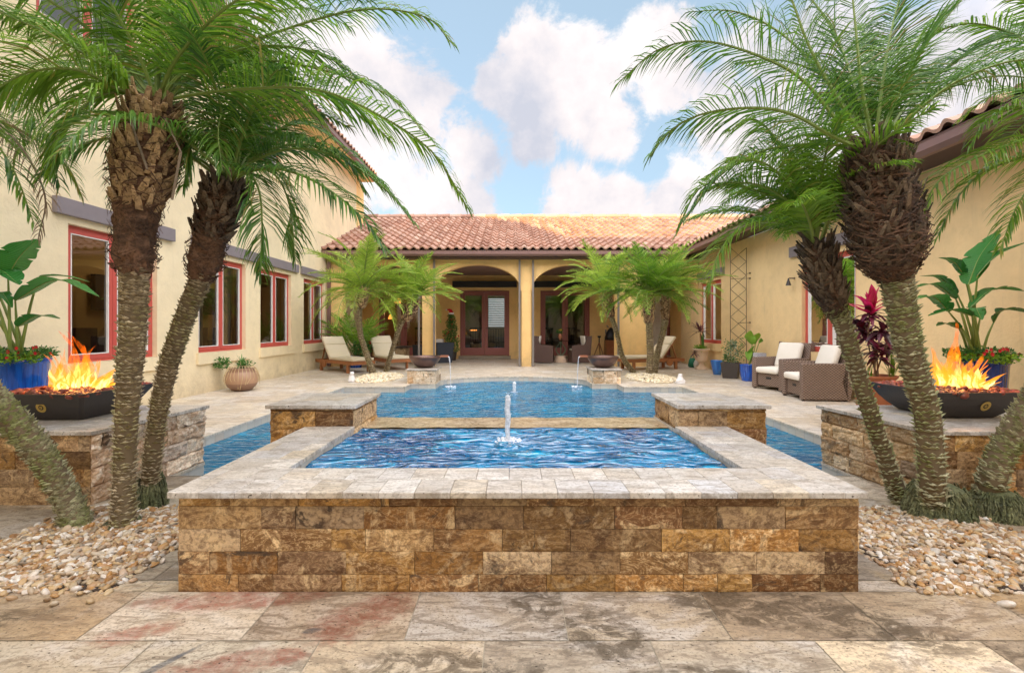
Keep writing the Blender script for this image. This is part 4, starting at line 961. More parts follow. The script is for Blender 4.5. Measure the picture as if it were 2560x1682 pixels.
def crown(tree, c, specs, nrand, leafm, rr, L=.30, pairs=52, wd=.0105, length=(1.2,1.6), el=(15,80), bend=(60,110), dens=1.0, azf=None, r0=.011, dry=None, bare=.16, droop=.35, lift=.25):
    lf, st = MB(), MB()
    for s_ in specs: frond(lf, st, s_, L, pairs, wd, rr=rr, dens=dens, r0=r0, bare=bare, droop=droop, lift=lift)
    es = [(k+.5)/max(1,nrand) for k in range(nrand)]; rr.shuffle(es)
    for k in range(nrand):
        az = k*2.39996+rr.uniform(-.25,.25)
        if azf: az = azf(k, rr)
        e = R(el[0]+(el[1]-el[0])*es[k]+rr.uniform(-4,4)); base = Vector(c)+Vector((math.cos(az),math.sin(az),0))*.035+Vector((0,0,rr.uniform(-.04,.05)))
        frond(lf, st, rnd_frond(base, az, e, rr.uniform(*length), R(rr.uniform(*bend)), sway=rr.uniform(-.3,.3)), L*rr.uniform(.85,1.1), pairs, wd, rr=rr, dens=dens, r0=r0, bare=bare, droop=droop, lift=lift)
    cr = lf.build('crown', leafm, tree); st.build('frond_stalks', STEM, cr)
    if dry:
        lf, st = MB(), MB()
        for s_ in dry: frond(lf, st, s_, L*.8, pairs-10, wd*.7, rr=rr, dens=.8, r0=r0, droop=.7)
        d = lf.build('dead_fronds', DRY, tree); st.build('frond_stalks', DRY, d)
def P_(lst, Y): return [at(px, py, Y+dy) for px, py, dy in lst]

# left foreground cluster
GL, GR_ = 'palms in the left foreground pebble bed', 'palms in the right foreground pebble bed'
t = thing('palm_tree', gz(308,1323), 'tall upright palm in the left pebble bed with a boot of cut tan leaf bases', 'palm tree', GL); Y0 = gz(308,1323).y
trunk(t, [gz(308,1328), at(312,1150,Y0), at(322,950,Y0), at(334,800,Y0), at(338,655,Y0)], [.078,.066,.070,.080,.082,.082], BARK, 88, 10, .017, 1)
boot(t, [at(336,690,Y0), at(336,600,Y0), at(350,480,Y0), at(372,360,Y0), at(390,255,Y0)], [.09,.15,.135,.15,.19,.20,.19,.14], STUB, FIBRE, 250, (.085,.036), 2, .35, 520, (.40,1.0))
m = MB(); rr = random.Random(4)
for k in range(60): a = rr.uniform(0,6.28); c0 = gz(308,1323); m.tube([c0+Vector((math.cos(a)*.07,math.sin(a)*.07,.06)), c0+Vector((math.cos(a)*.095,math.sin(a)*.095,.03)), c0+Vector((math.cos(a)*.11,math.sin(a)*.11,-.005))], .005, 5)
m.build('root_mass', ROOTM, t)
C0 = (392, 258)
sp = [P_([(*C0,0),(470,175,0),(672,88,.1),(900,25,.2),(1060,42,.25),(1128,108,.3)],Y0),
      P_([(*C0,0),(470,240,-.05),(620,222,-.1),(800,226,-.15),(960,295,-.2),(1085,385,-.2),(1168,520,-.2)],Y0),
      P_([(*C0,0),(480,195,.15),(640,150,.3),(830,182,.4),(970,240,.5),(1072,345,.55)],Y0),
      P_([(*C0,0),(352,150,-.1),(300,50,-.2),(230,-60,-.3),(120,-140,-.4)],Y0),
      P_([(*C0,0),(385,100,0),(360,-40,.0),(330,-180,.1)],Y0), P_([(*C0,0),(405,90,.1),(430,-60,.2),(480,-180,.3)],Y0),
      P_([(*C0,0),(440,130,.1),(520,0,.2),(640,-110,.3)],Y0), P_([(*C0,0),(440,150,-.15),(540,40,-.3),(650,-30,-.4),(760,-60,-.5)],Y0),
      P_([(*C0,0),(320,210,-.1),(210,135,-.2),(90,70,-.3),(-60,10,-.35)],Y0),
      P_([(*C0,0),(300,225,-.15),(190,175,-.3),(60,185,-.4),(-60,260,-.5)],Y0),
      P_([(*C0,0),(320,200,.2),(220,170,.4),(120,210,.6),(60,320,.7),(30,430,.7)],Y0),
      P_([(*C0,0),(300,230,-.1),(230,250,-.25),(165,330,-.35),(135,430,-.4)],Y0),
      P_([(*C0,0),(310,190,.4),(200,110,.8),(60,60,1.1),(-80,120,1.3)],Y0),
      P_([(*C0,0),(450,200,.5),(560,160,1.0),(640,190,1.4),(700,280,1.6)],Y0),
      P_([(*C0,0),(460,150,.4),(600,60,.8),(760,20,1.1),(880,70,1.3)],Y0)]
crown(t, at(*C0,Y0), sp, 12, LEAF, random.Random(21), .34, 60, .0105, (1.3,1.7), (30,80), (60,105), azf=lambda k, rr: [.2,.9,1.5,2.2,2.9,3.3,-.1,1.2,1.9,2.5,.5,3.6,-.4,1.7,.0][k%15]+rr.uniform(-.2,.2))
# hanging dead leaf sheaths on the boot
m = MB()
for a, c in ((at(322,290,Y0-.17), at(368,424,Y0-.21)), (at(414,298,Y0-.2), at(452,380,Y0-.2)), (at(452,380,Y0-.2), at(430,500,Y0-.17))): m.bar(a, c, .012, .004)
m.build('dead_sheath', DRY, t)

t = thing('palm_tree', gz(378,1262), 'right leaning palm in the left pebble bed with a dark root ball', 'palm tree', GL); Y1 = 2.95
trunk(t, [gz(372,1255), at(377,1180,Y1), at(395,1040,Y1), at(420,920,Y1), at(460,800,Y1), at(508,680,Y1)], [.075,.062,.062,.066,.07,.076], BARK, 84, 10, .016, 5)
roots(t, gz(374,1266), .088, .235, 3)
boot(t, [at(500,700,Y1), at(520,620,Y1), at(545,530,Y1), at(566,455,Y1)], [.09,.135,.13,.14,.15,.10], STUBD, FIBRE, 150, (.10,.034), 7, .7, 520, (.4,1.0))
C1 = (572, 455)
sp = [P_([(*C1,0),(640,400,0),(740,372,0),(850,395,0),(960,470,0),(1035,560,0)],Y1),
      P_([(*C1,0),(640,425,-.1),(730,430,-.2),(830,480,-.25),(920,560,-.3),(960,625,-.3)],Y1),
      P_([(*C1,0),(625,420,.1),(690,440,.15),(725,520,.2),(738,650,.2)],Y1),
      P_([(*C1,0),(610,430,-.1),(645,470,-.15),(655,560,-.2),(650,690,-.2)],Y1),
      P_([(*C1,0),(548,360,-.1),(520,315,-.15),(480,360,-.2),(458,470,-.25)],Y1),
      P_([(*C1,0),(545,350,0),(560,270,-.1),(545,330,-.3),(556,430,-.35)],Y1),
      P_([(*C1,0),(610,340,.1),(690,255,.2),(790,225,.3),(860,270,.35)],Y1),
      P_([(*C1,0),(600,330,.2),(620,210,.5),(600,110,.7)],Y1), P_([(*C1,0),(640,360,.3),(760,310,.6),(880,380,.8)],Y1)]
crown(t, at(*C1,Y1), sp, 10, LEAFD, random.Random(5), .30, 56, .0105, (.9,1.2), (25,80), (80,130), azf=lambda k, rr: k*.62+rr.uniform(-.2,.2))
t = thing('palm_tree', gz(195,1318), 'mossy palm leaning steeply left out of view from the left pebble bed', 'palm tree', GL); Y2 = 2.68
trunk(t, [gz(200,1328), at(165,1240,Y2), at(105,1140,Y2-.02), at(35,1050,Y2-.04), at(-60,950,Y2-.05), at(-160,820,Y2-.05), at(-230,640,Y2-.05)], [.08,.078,.08,.082,.085,.09,.09], BARKM, 100, 11, .020, 8)
boot(t, [at(-225,660,Y2-.05), at(-270,430,Y2-.05), at(-290,300,Y2-.05)], [.11,.16,.17,.13], STUB, FIBRE, 100, (.09,.04), 9, .4, 200)
C2 = (-290, 290)
sp = [P_([(*C2,0),(-180,230,-.1),(-60,300,-.2),(30,420,-.25),(85,560,-.3)],Y2), P_([(*C2,0),(-160,180,.1),(0,210,.2),(110,330,.2),(150,470,.2)],Y2)]
crown(t, at(*C2,Y2), sp, 12, LEAFD, random.Random(15), .30, 50, .0105, (1.0,1.3), (15,80), (70,110), azf=lambda k, rr: 1.3+k*.3+rr.uniform(-.2,.2),
      dry=[P_([(*C2,0),(-140,240,0),(20,330,0),(110,480,0),(95,600,0)],Y2)])

# right foreground cluster
t = thing('palm_tree', gz(2330,1300), 'largest palm in the right pebble bed with a wide shaggy dark boot', 'palm tree', GR_); Y3 = 2.72
trunk(t, [gz(2332,1290), at(2330,1215,Y3), at(2318,1040,Y3), at(2275,884,Y3), at(2254,770,Y3), at(2235,660,Y3)], [.09,.08,.079,.082,.09,.10], BARKM, 84, 12, .019, 11)
roots(t, gz(2346,1296), .165, .215, 12, 420)
boot(t, [at(2240,700,Y3), at(2222,620,Y3), at(2205,520,Y3), at(2190,440,Y3), at(2187,370,Y3)], [.095,.185,.225,.22,.21,.195,.185,.155], STUBD, FIBRE, 560, (.12,.026), 13, 1.0, 1500, (.0,1.0))
C3 = (2187, 385)
sp = [P_([(*C3,0),(2110,322,0),(2007,201,0),(1896,140,0),(1761,104,0),(1645,125,0),(1548,205,0)],Y3),
      P_([(*C3,0),(2088,345,-.1),(1985,288,-.15),(1887,270,-.2),(1761,284,-.2),(1680,325,-.2),(1626,390,-.2)],Y3),
      P_([(*C3,0),(2090,362,.1),(2000,362,.15),(1900,380,.2),(1800,440,.2),(1720,540,.2)],Y3),
      P_([(*C3,0),(2090,240,0),(2020,110,0),(1970,-20,0),(1900,-120,0)],Y3), P_([(*C3,0),(2075,215,.3),(1960,90,.5),(1840,30,.6),(1720,30,.7)],Y3),
      P_([(*C3,0),(2155,220,0),(2138,60,0),(2120,-120,0)],Y3), P_([(*C3,0),(2140,230,.2),(2090,90,.4),(2010,-20,.5),(1930,-60,.6)],Y3),
      P_([(*C3,0),(2205,220,.1),(2230,70,.2),(2270,-80,.3)],Y3), P_([(*C3,0),(2240,250,0),(2330,90,0),(2450,-50,0)],Y3),
      P_([(*C3,0),(2270,260,.1),(2380,160,.2),(2520,90,.3),(2660,90,.4)],Y3), P_([(*C3,0),(2280,290,-.1),(2400,200,-.2),(2560,150,-.3),(2700,190,-.3)],Y3),
      P_([(*C3,0),(2260,240,.4),(2330,180,.7),(2430,180,1.0),(2520,250,1.2)],Y3), P_([(*C3,0),(2170,230,.4),(2180,130,.8),(2150,60,1.1)],Y3),
      P_([(*C3,0),(2240,230,.5),(2300,90,.9),(2380,10,1.2)],Y3)]
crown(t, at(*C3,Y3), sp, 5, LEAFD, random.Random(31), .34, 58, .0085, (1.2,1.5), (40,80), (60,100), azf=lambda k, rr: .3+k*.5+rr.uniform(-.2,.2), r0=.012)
t = thing('palm_tree', gz(2252,1246), 'slim lichen spotted palm leaning left from the right pebble bed towards the pool', 'palm tree', GR_); Y4 = 3.02
trunk(t, [gz(2262,1262), at(2240,1220,Y4), at(2195,1090,Y4), at(2150,950,Y4), at(2107,810,Y4), at(2085,770,Y4)], [.072,.064,.060,.060,.064,.068], BARKM, 78, 10, .018, 14)
boot(t, [at(2092,790,Y4), at(2074,730,Y4), at(2058,680,Y4), at(2045,612,Y4)], [.07,.10,.11,.112,.115,.09], STUBD, FIBRE, 230, (.10,.028), 15, .7, 420, (.1,1.0))
C4 = (2040, 605)
sp = [P_([(*C4,0),(1980,520,0),(1900,480,0),(1820,460,0),(1745,475,0),(1690,590,0)],Y4),
      P_([(*C4,0),(1975,565,0),(1900,555,-.1),(1830,590,-.1),(1790,650,-.15),(1770,730,-.15)],Y4),
      P_([(*C4,0),(1990,480,0),(1960,380,0),(1890,300,0),(1820,330,0)],Y4), P_([(*C4,0),(2020,500,.1),(1995,410,.2),(1940,350,.3)],Y4),
      P_([(*C4,0),(2000,500,-.1),(1930,420,-.2),(1850,400,-.3),(1760,450,-.35)],Y4), P_([(*C4,0),(2060,500,0),(2080,420,.1),(2130,370,.2)],Y4),
      P_([(*C4,0),(2045,500,.1),(2030,420,.2),(2000,370,.3)],Y4)]
crown(t, at(*C4,Y4), sp, 12, LEAF, random.Random(8), .25, 50, .009, (.6,.95), (35,85), (50,95), azf=lambda k, rr: 1.2+k*.35+rr.uniform(-.2,.2))
t = thing('palm_tree', gz(2475,1262), 'green mossy palm trunk leaning right out of the picture from the right pebble bed', 'palm tree', GR_); Y5 = 2.85
trunk(t, [gz(2468,1268), at(2475,1215,Y5), at(2510,1120,Y5), at(2580,1010,Y5), at(2650,890,Y5), at(2700,740,Y5), at(2735,560,Y5)], [.085,.085,.084,.088,.09,.095,.10], BARKM, 100, 11, .020, 17)
roots(t, gz(2492,1290), .125, .17, 18, 300)
boot(t, [at(2725,600,Y5), at(2750,480,Y5), at(2765,350,Y5), at(2770,290,Y5)], [.11,.16,.17,.13], STUBD, FIBRE, 110, (.09,.036), 19, .6, 200)
C5 = (2770, 280)
sp = [P_([(*C5,0),(2680,255,0),(2600,262,0),(2520,275,0),(2460,310,0),(2425,365,0)],Y5),
      P_([(*C5,0),(2700,320,0),(2560,350,0),(2430,400,0),(2350,450,0),(2310,520,0),(2290,600,0)],Y5),
      P_([(*C5,0),(2690,340,.1),(2560,392,.1),(2460,430,.1),(2390,500,.1),(2340,600,.1)],Y5),
      P_([(*C5,0),(2700,360,-.1),(2600,440,-.1),(2540,520,-.1),(2500,625,-.1)],Y5),
      P_([(*C5,0),(2680,190,0),(2560,100,0),(2440,60,0),(2330,80,0)],Y5), P_([(*C5,0),(2700,160,0),(2600,30,0),(2480,-60,0)],Y5),
      P_([(*C5,0),(2650,240,.4),(2500,230,.8),(2400,300,1.0)],Y5), P_([(*C5,0),(2690,140,.3),(2620,0,.6),(2540,-60,.8)],Y5)]
crown(t, at(*C5,Y5), sp, 8, LEAF, random.Random(9), .27, 52, .010, (1.0,1.3), (20,80), (60,100), azf=lambda k, rr: -.8+k*.3+rr.uniform(-.2,.2))

# rear palms
GLr, GRr = 'palms beside the left water bowl', 'palms beside the right water bowl'
def rear(base, path, Y, rads, crownpx, label, grp, seed, leaf, length, bpath=None, nf=30, brad=(.07,.15,.13), stalk=60, pegs=True, el=(-10,86), bend=(35,72)):
    t = thing('palm_tree', base, label, 'palm tree', grp); dY = (Y-base.y)
    pts = [base+Vector((0,0,-.02))]+[at(px, py, base.y+dY*(k+1)/len(path)) for k, (px, py) in enumerate(path)]
    trunk(t, pts, rads, BARK, 62, 8, .022, seed)
    if bpath: boot(t, [at(px, py, Y) for px, py in bpath], list(brad), STUB, FIBRE, 110, (.08,.05), seed, .5, 120)
    crown(t, at(*crownpx, Y), [], int(nf*1.5), leaf, random.Random(seed), .27, 44, .012, length, el, bend, r0=.012, bare=.12, droop=.16)
rear(gz(934.8,940.5), [(925,910),(912,873),(900,830),(898,780),(906,742)], 10.87, [.15,.12,.11,.11,.11,.12], (905,728), 'rear palm with the widest yellow green crown, left of two beside the sun loungers', GLr, 41, LEAFY, (1.35,1.75), [(900,770),(904,745),(908,722)], 34, (.13,.19,.16))
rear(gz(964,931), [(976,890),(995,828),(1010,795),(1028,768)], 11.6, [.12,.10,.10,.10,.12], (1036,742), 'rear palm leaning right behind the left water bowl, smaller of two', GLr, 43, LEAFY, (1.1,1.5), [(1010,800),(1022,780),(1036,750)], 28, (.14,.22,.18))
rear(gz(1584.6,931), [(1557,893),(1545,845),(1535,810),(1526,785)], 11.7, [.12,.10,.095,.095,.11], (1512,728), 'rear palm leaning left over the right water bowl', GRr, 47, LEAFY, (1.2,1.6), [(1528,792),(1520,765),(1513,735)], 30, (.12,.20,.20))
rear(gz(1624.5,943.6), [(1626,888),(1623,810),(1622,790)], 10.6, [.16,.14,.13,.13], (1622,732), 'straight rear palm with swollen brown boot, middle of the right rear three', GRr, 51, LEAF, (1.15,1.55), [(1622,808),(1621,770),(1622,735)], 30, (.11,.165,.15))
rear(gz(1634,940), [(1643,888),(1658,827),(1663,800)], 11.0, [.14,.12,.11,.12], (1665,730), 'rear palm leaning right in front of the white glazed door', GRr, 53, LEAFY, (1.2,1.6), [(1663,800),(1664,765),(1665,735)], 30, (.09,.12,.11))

# ------------------------------------------------ fire bowls
def flame_tongue(mb, p, h, r, lean, seed, n=9, ph=0.0):
    rr = random.Random(seed); K = 12; i0 = len(mb.v); sw = rr.uniform(0,6.28)
    for k in range(K+1):
        t = k/K; rad = 1.25*r*(.35+.65*math.sin(math.pi*min(1,t*1.6+.2)) if t < .35 else 1-.0*t)*(1-t)**.85*(.85+.35*math.sin(t*11+sw)*(.3+t))
        c = Vector(p)+Vector((lean[0]*t*t+.035*math.sin(t*6+sw)*t*h*4*.5, lean[1]*t*t+.02*math.cos(t*5+sw)*t, h*t))
        for j in range(n):
            a = 2*math.pi*j/n+t*1.2; q = rad*(1+.35*mn.noise(Vector((math.cos(a)*2+seed, math.sin(a)*2, t*4)))); mb.v.append((c.x+q*math.cos(a), c.y+q*.6*math.sin(a), c.z))
    for k in range(K):
        for j in range(n): a = i0+k*n+j; b = i0+k*n+(j+1)%n; mb.f.append((a,b,b+n,a+n))
def fire_bowl(s, cx, cy, hw, flames, label):
    t = thing('fire_bowl', (cx, cy, .494), label, 'fire bowl', 'fire bowls on the pedestals')
    b = MB(); zb, H = .494, .208
    lv = [(0,.60),(.02,.66),(.06,.77),(.11,.88),(.16,.955),(H,1.0),(H,.955),(H-.03,.94)]
    if s < 0: lv = [(0,.60),(.02,.63),(H*.5,.82),(H,1.0),(H,.955),(H-.03,.94)]
    rings = []
    for z, k in lv:
        i = len(b.v); ch = .02; w = hw*k
        pts = [(-w+ch,-w),(w-ch,-w),(w,-w+ch),(w,w-ch),(w-ch,w),(-w+ch,w),(-w,w-ch),(-w,-w+ch)]
        b.v += [(cx+x, cy+y, zb+z) for x, y in pts]; rings.append(i)
    for a, c in zip(rings, rings[1:]):
        for j in range(8): b.f.append((a+j, a+(j+1)%8, c+(j+1)%8, c+j))
    b.f.append(tuple(rings[0]+7-j for j in range(8))); b.f.append(tuple(rings[-1]+j for j in range(8)))
    b.build('bowl', CHAR, t, bevel=.004)
    # round brass plate with a raised rim on the front
    m = MB(); mx = cx+(.13 if s < 0 else .02)*1.0+(-.13 if s < 0 else .01); zz = zb+.105; yy = cy-hw*(.82 if s < 0 else .875)-.004; tilt = .3 if s < 0 else .45
    def disc(r0, r1, off, n=28):
        for j in range(n):
            a, c = 2*math.pi*j/n, 2*math.pi*(j+1)/n; m.face([(mx+r0*math.cos(a), yy-off-r0*math.sin(a)*tilt, zz+r0*math.sin(a)), (mx+r1*math.cos(a), yy-off-r1*math.sin(a)*tilt, zz+r1*math.sin(a)), (mx+r1*math.cos(c), yy-off-r1*math.sin(c)*tilt, zz+r1*math.sin(c)), (mx+r0*math.cos(c), yy-off-r0*math.sin(c)*tilt, zz+r0*math.sin(c))])
    disc(.018,.036,.004); disc(.004,.010,.005); m.build('brass_plate', BRASS, t)
    rr = random.Random(5+s); pts = []
    for _ in range(520):
        x, y = rr.uniform(-1,1), rr.uniform(-1,1); pts.append((cx+x*hw*.93, cy+y*hw*.93, zb+H-.012+.022*(1-max(abs(x),abs(y))**3)*rr.uniform(.4,1.3)))
    rocks('lava_rocks', pts, .014, .026, LAVA, t, .75, 12+s, .3, ICO1)
    fo, fi = MB(), MB(); zb_ = zb
    ex = []
    for (dx, dy, h, r, lx) in flames:
        for q in range(4): ex.append((dx+rr.gauss(0,.035), dy+rr.gauss(0,.03), h*rr.uniform(.45,1.1), r*rr.uniform(.40,.80), lx+rr.gauss(0,.03)))
    for i, (dx, dy, h, r, lx) in enumerate(ex):
        h *= 1.15; p = (cx+dx, cy+dy, zb+H-.01); flame_tongue(fo, p, h, r, (lx, 0), 10+i+s*50); flame_tongue(fi, (p[0]+.01, p[1]-.005, p[2]), h*.62, r*.62, (lx*.5, 0), 60+i+s*50)
    fo.build('outer_flame', FL_OUT, t, smooth=True); fi.build('inner_flame', FL_IN, t, smooth=True)
    ld = bpy.data.lights.new('fire_light', 'POINT'); ld.energy = 14; ld.color = (1,.42,.10); ld.shadow_soft_size = .12
    lo = bpy.data.objects.new('fire_light', ld); COL.objects.link(lo); lo.parent = t; lo.location = (flames[0][0], flames[0][1], .36)
fire_bowl(-1, -3.39, 3.56, .345, [(.05,-.08,.42,.085,-.05),(.00,-.12,.26,.06,-.09),(.09,-.06,.30,.06,.08),(.16,-.10,.20,.055,.12),(.24,-.08,.17,.05,.16),(.20,0,.12,.05,.15),(-.03,-.05,.18,.05,-.08),(.12,-.14,.16,.05,.02),(.05,-.18,.13,.05,-.03),(.28,-.05,.10,.045,.1)],
          'angular charcoal fire bowl burning on the left pedestal in front of the large window')
fire_bowl(1, 3.43, 3.63, .335, [(-.02,-.10,.44,.075,.05),(-.07,-.12,.30,.085,-.07),(.10,-.08,.27,.085,.08),(.02,-.13,.22,.07,-.01),(-.10,-.10,.18,.05,-.05),(.14,-.12,.20,.05,.10),(.08,-.16,.14,.055,.13),(-.04,-.16,.16,.05,-.03),(.17,-.08,.10,.04,.12)],
          'rounded charcoal fire bowl burning on the right pedestal')

# ------------------------------------------------ water bowls and jets
def water_bowl(s, cx, cy, label):
    x0, x1, y0, y1 = cx-.29, cx+.29, 9.45, 10.15
    p = thing('stone_plinth', (cx, 9.8, 0), 'stone block plinth at the pool edge under the %s water bowl' % ('left' if s < 0 else 'right'), 'plinth', 'plinths under the water bowls'); m = MB()
    for a, c in (((x0,y0),(x1,y0)),((x1,y0),(x1,y1)),((x1,y1),(x0,y1)),((x0,y1),(x0,y0))): stone_face(m, a, c, 0, .275, first=.138, course=.138, ln=.27, disp=.010, seed=int(cx*10)+int(a[1]), nu=8, nv=5)
    m.build('wall', PLN, p); m = MB(); m.box(x0+.012,x1-.012,y0+.012,y1-.012,.0,.274); m.build('wall_core', MORTAR, p)
    m = MB(); m.box(x0-.03,x1+.03,y0-.03,y1+.03,.275,.30); m.build('coping', COPE, p, bevel=.003)
    t = thing('water_bowl', (cx, cy, .30), 'round dark copper water bowl spilling %s into the pool' % ('right' if s < 0 else 'left'), 'water bowl', 'copper water bowls'); m = MB()
    m.lathe((cx,cy,.302), [(.12,0),(.14,.004),(.215,.05),(.275,.11),(.320,.18),(.342,.243),(.335,.247),(.312,.235),(.30,.20)], 40, True); m.build('bowl', COPPER, t, smooth=True)
    m = MB(); m.lathe((cx,cy,.302), [(.0,.219),(.309,.220)], 32, False); m.build('water', WATER, t)
    m = MB(); sx = cx-s*.33; m.box(min(sx,sx-s*.17),max(sx,sx-s*.17),cy-.06,cy+.06,.525,.537)
    for e in (-.06,.055): m.box(min(sx,sx-s*.17),max(sx,sx-s*.17),cy+e,cy+e+.005,.537,.562)
    m.build('spout', SPOUT, t, bevel=.001)
    m = MB(); x = cx-s*.50; q = []
    for k in range(12): f = k/11; q.append((x-s*.055*math.sqrt(f), cy, .535-.645*f*f*.999))
    rr = random.Random(3)
    for dy in (-.035,-.012,.012,.035): m.tube([(a+rr.uniform(-.004,.004), b+dy*(1-.5*k/11)+rr.uniform(-.003,.003), c) for k, (a,b,c) in enumerate(q)], [.007-.004*k/11 for k in range(12)], 6)
    m.build('water_stream', FOAM, t, smooth=True)
    m = MB()
    for k in range(26): a = rr.uniform(0,6.28); d = rr.uniform(0,.16); m.lathe((x-s*.055+d*math.cos(a), cy+d*math.sin(a), PZ-.002), [(.0,.012),(.014,.006),(.02,0)], 6, False)
    m.build('splash', FOAM, t, smooth=True)
PLN = m_stone('cream_plinth_stone', [(0, (.78,.62,.44)), (.3, (.84,.74,.60)), (.6, (.66,.42,.22)), (.85, (.86,.80,.68)), (1, (.72,.50,.30))], (.52,.32,.16), (.88,.80,.68), bstr=.9)
water_bowl(-1, -1.90, 9.85, ''); water_bowl(1, 1.95, 9.85, '')
def jet(x, y, z, h, r, label, seed, sp=1.0):
    t = thing('water_jet', (x, y, z), label, 'water jet', 'fountain jets'); rr = random.Random(seed); m = MB()
    K = 16; m.tube([(x+.0025*math.sin(k*.9), y, z-.02+h*k/K) for k in range(K+1)], [r*(.75+.35*math.sin(k/K*2.2)+rr.uniform(-.05,.05)) for k in range(K+1)], 12)
    m.lathe((x,y,z+h-r*1.2), [(.0,r*1.35),(r*.7,r*1.1),(r*1.05,r*.5),(r*.9,-.2*r),(r*.4,-.6*r)], 12, False)
    for k in range(34): a = rr.uniform(0,6.28); d = rr.uniform(.3,1.6)*r; m.lathe((x+d*math.cos(a), y+d*math.sin(a), z+h*rr.uniform(.0,1.05)), [(0,.006),(.0045,.002),(.0,-.004)], 5, False)
    m.build('column', FOAM, t, smooth=True)
    m = MB()
    for k in range(90): a = rr.uniform(0,6.28); d = rr.uniform(.5,5.5)*r*sp; q = rr.uniform(.004,.012)*sp; m.lathe((x+d*math.cos(a), y+d*math.sin(a), z), [(0,q),(q,q*.5),(q*1.3,-.002)], 6, False)
    m.build('splash', FOAM, t, smooth=True)
jet(-.035, 3.10, .405, .31, .017, 'tall white bubbling jet rising from the raised spa in the foreground', 1)
jet(.03, 9.0, PZ, .20, .030, 'small white jet on the sun shelf near the far end of the pool', 2, .45)

# ------------------------------------------------ plants
def blade(mb, pts, width, n=14, fold=.25, seed=0, tipf=.9, up=Vector((0,0,1)), wave=.05, tear=0):
    P = cr_pts(pts, n); rr = random.Random(seed); i0 = len(mb.v)
    for k, p in enumerate(P):
        f = k/n; T = (P[min(k+1,n)]-P[max(k-1,0)]).normalized(); s = T.cross(up); s = s.normalized() if s.length > .05 else Vector((1,0,0)); N = s.cross(T)
        w = width*(math.sin(math.pi*f**.75)**.7 if 0 < f < 1 else .02)*.5*(1+wave*math.sin(f*23+seed))
        if tear: tl = .62 if (int(f*44)+seed)%13 == 0 and .15 < f < .95 else 1; tr_ = .55 if (int(f*44)+seed*3)%17 == 0 and .15 < f < .95 else 1
        else: tl = tr_ = 1
        mb.v += [tuple(p-s*w*tl+N*w*fold), tuple(p-s*w*.5+N*w*fold*.4), tuple(p), tuple(p+s*w*.5+N*w*fold*.4), tuple(p+s*w*tr_+N*w*fold)]
    for k in range(n):
        for j in range(4): a = i0+k*5+j; mb.f.append((a,a+1,a+6,a+5))
def clump(mb, c, rx, ry, rz, n, size, seed, lw=.4, flat=False):
    rr = random.Random(seed); c = Vector(c)
    for k in range(n):
        d = Vector((rr.gauss(0,1), rr.gauss(0,1), rr.gauss(0,1))).normalized()*rr.random()**.4; p = c+Vector((d.x*rx, d.y*ry, d.z*rz))
        t = Vector((rr.gauss(0,1)+d.x*1.5, rr.gauss(0,1)+d.y*1.5, rr.gauss(0,.8)+.4)).normalized(); s = t.cross(Vector((rr.gauss(0,1),rr.gauss(0,1),rr.gauss(0,1)))).normalized(); l = size*rr.uniform(.6,1.3)
        mb.face([p, p+t*l*.5+s*l*lw*.5, p+t*l, p+t*l*.5-s*l*lw*.5])
def blue_tall_pot(x, y, r, h, mat, name='glazed_pot', fn=None, label='', cat='pot', grp=None):
    t = thing(name, (x, y, 0), label, cat, grp); m = MB()
    prof = [(r*.66,0),(r*.70,.02),(r*.80,h*.3),(r*.90,h*.7),(r*.95,h-.06),(r*1.0,h-.045),(r*1.02,h-.01),(r*1.0,h),(r*.92,h),(r*.88,h-.04)]
    m.lathe((x,y,.002), prof, 64, True, fn=fn); m.build('pot', mat, t, smooth=True)
    m = MB(); m.lathe((x,y,.002), [(0,h-.039),(r*.879,h-.039)], 24, False); m.build('soil', SOIL, t); return t
flute = lambda a, z: 1+.012*math.sin(a*26)
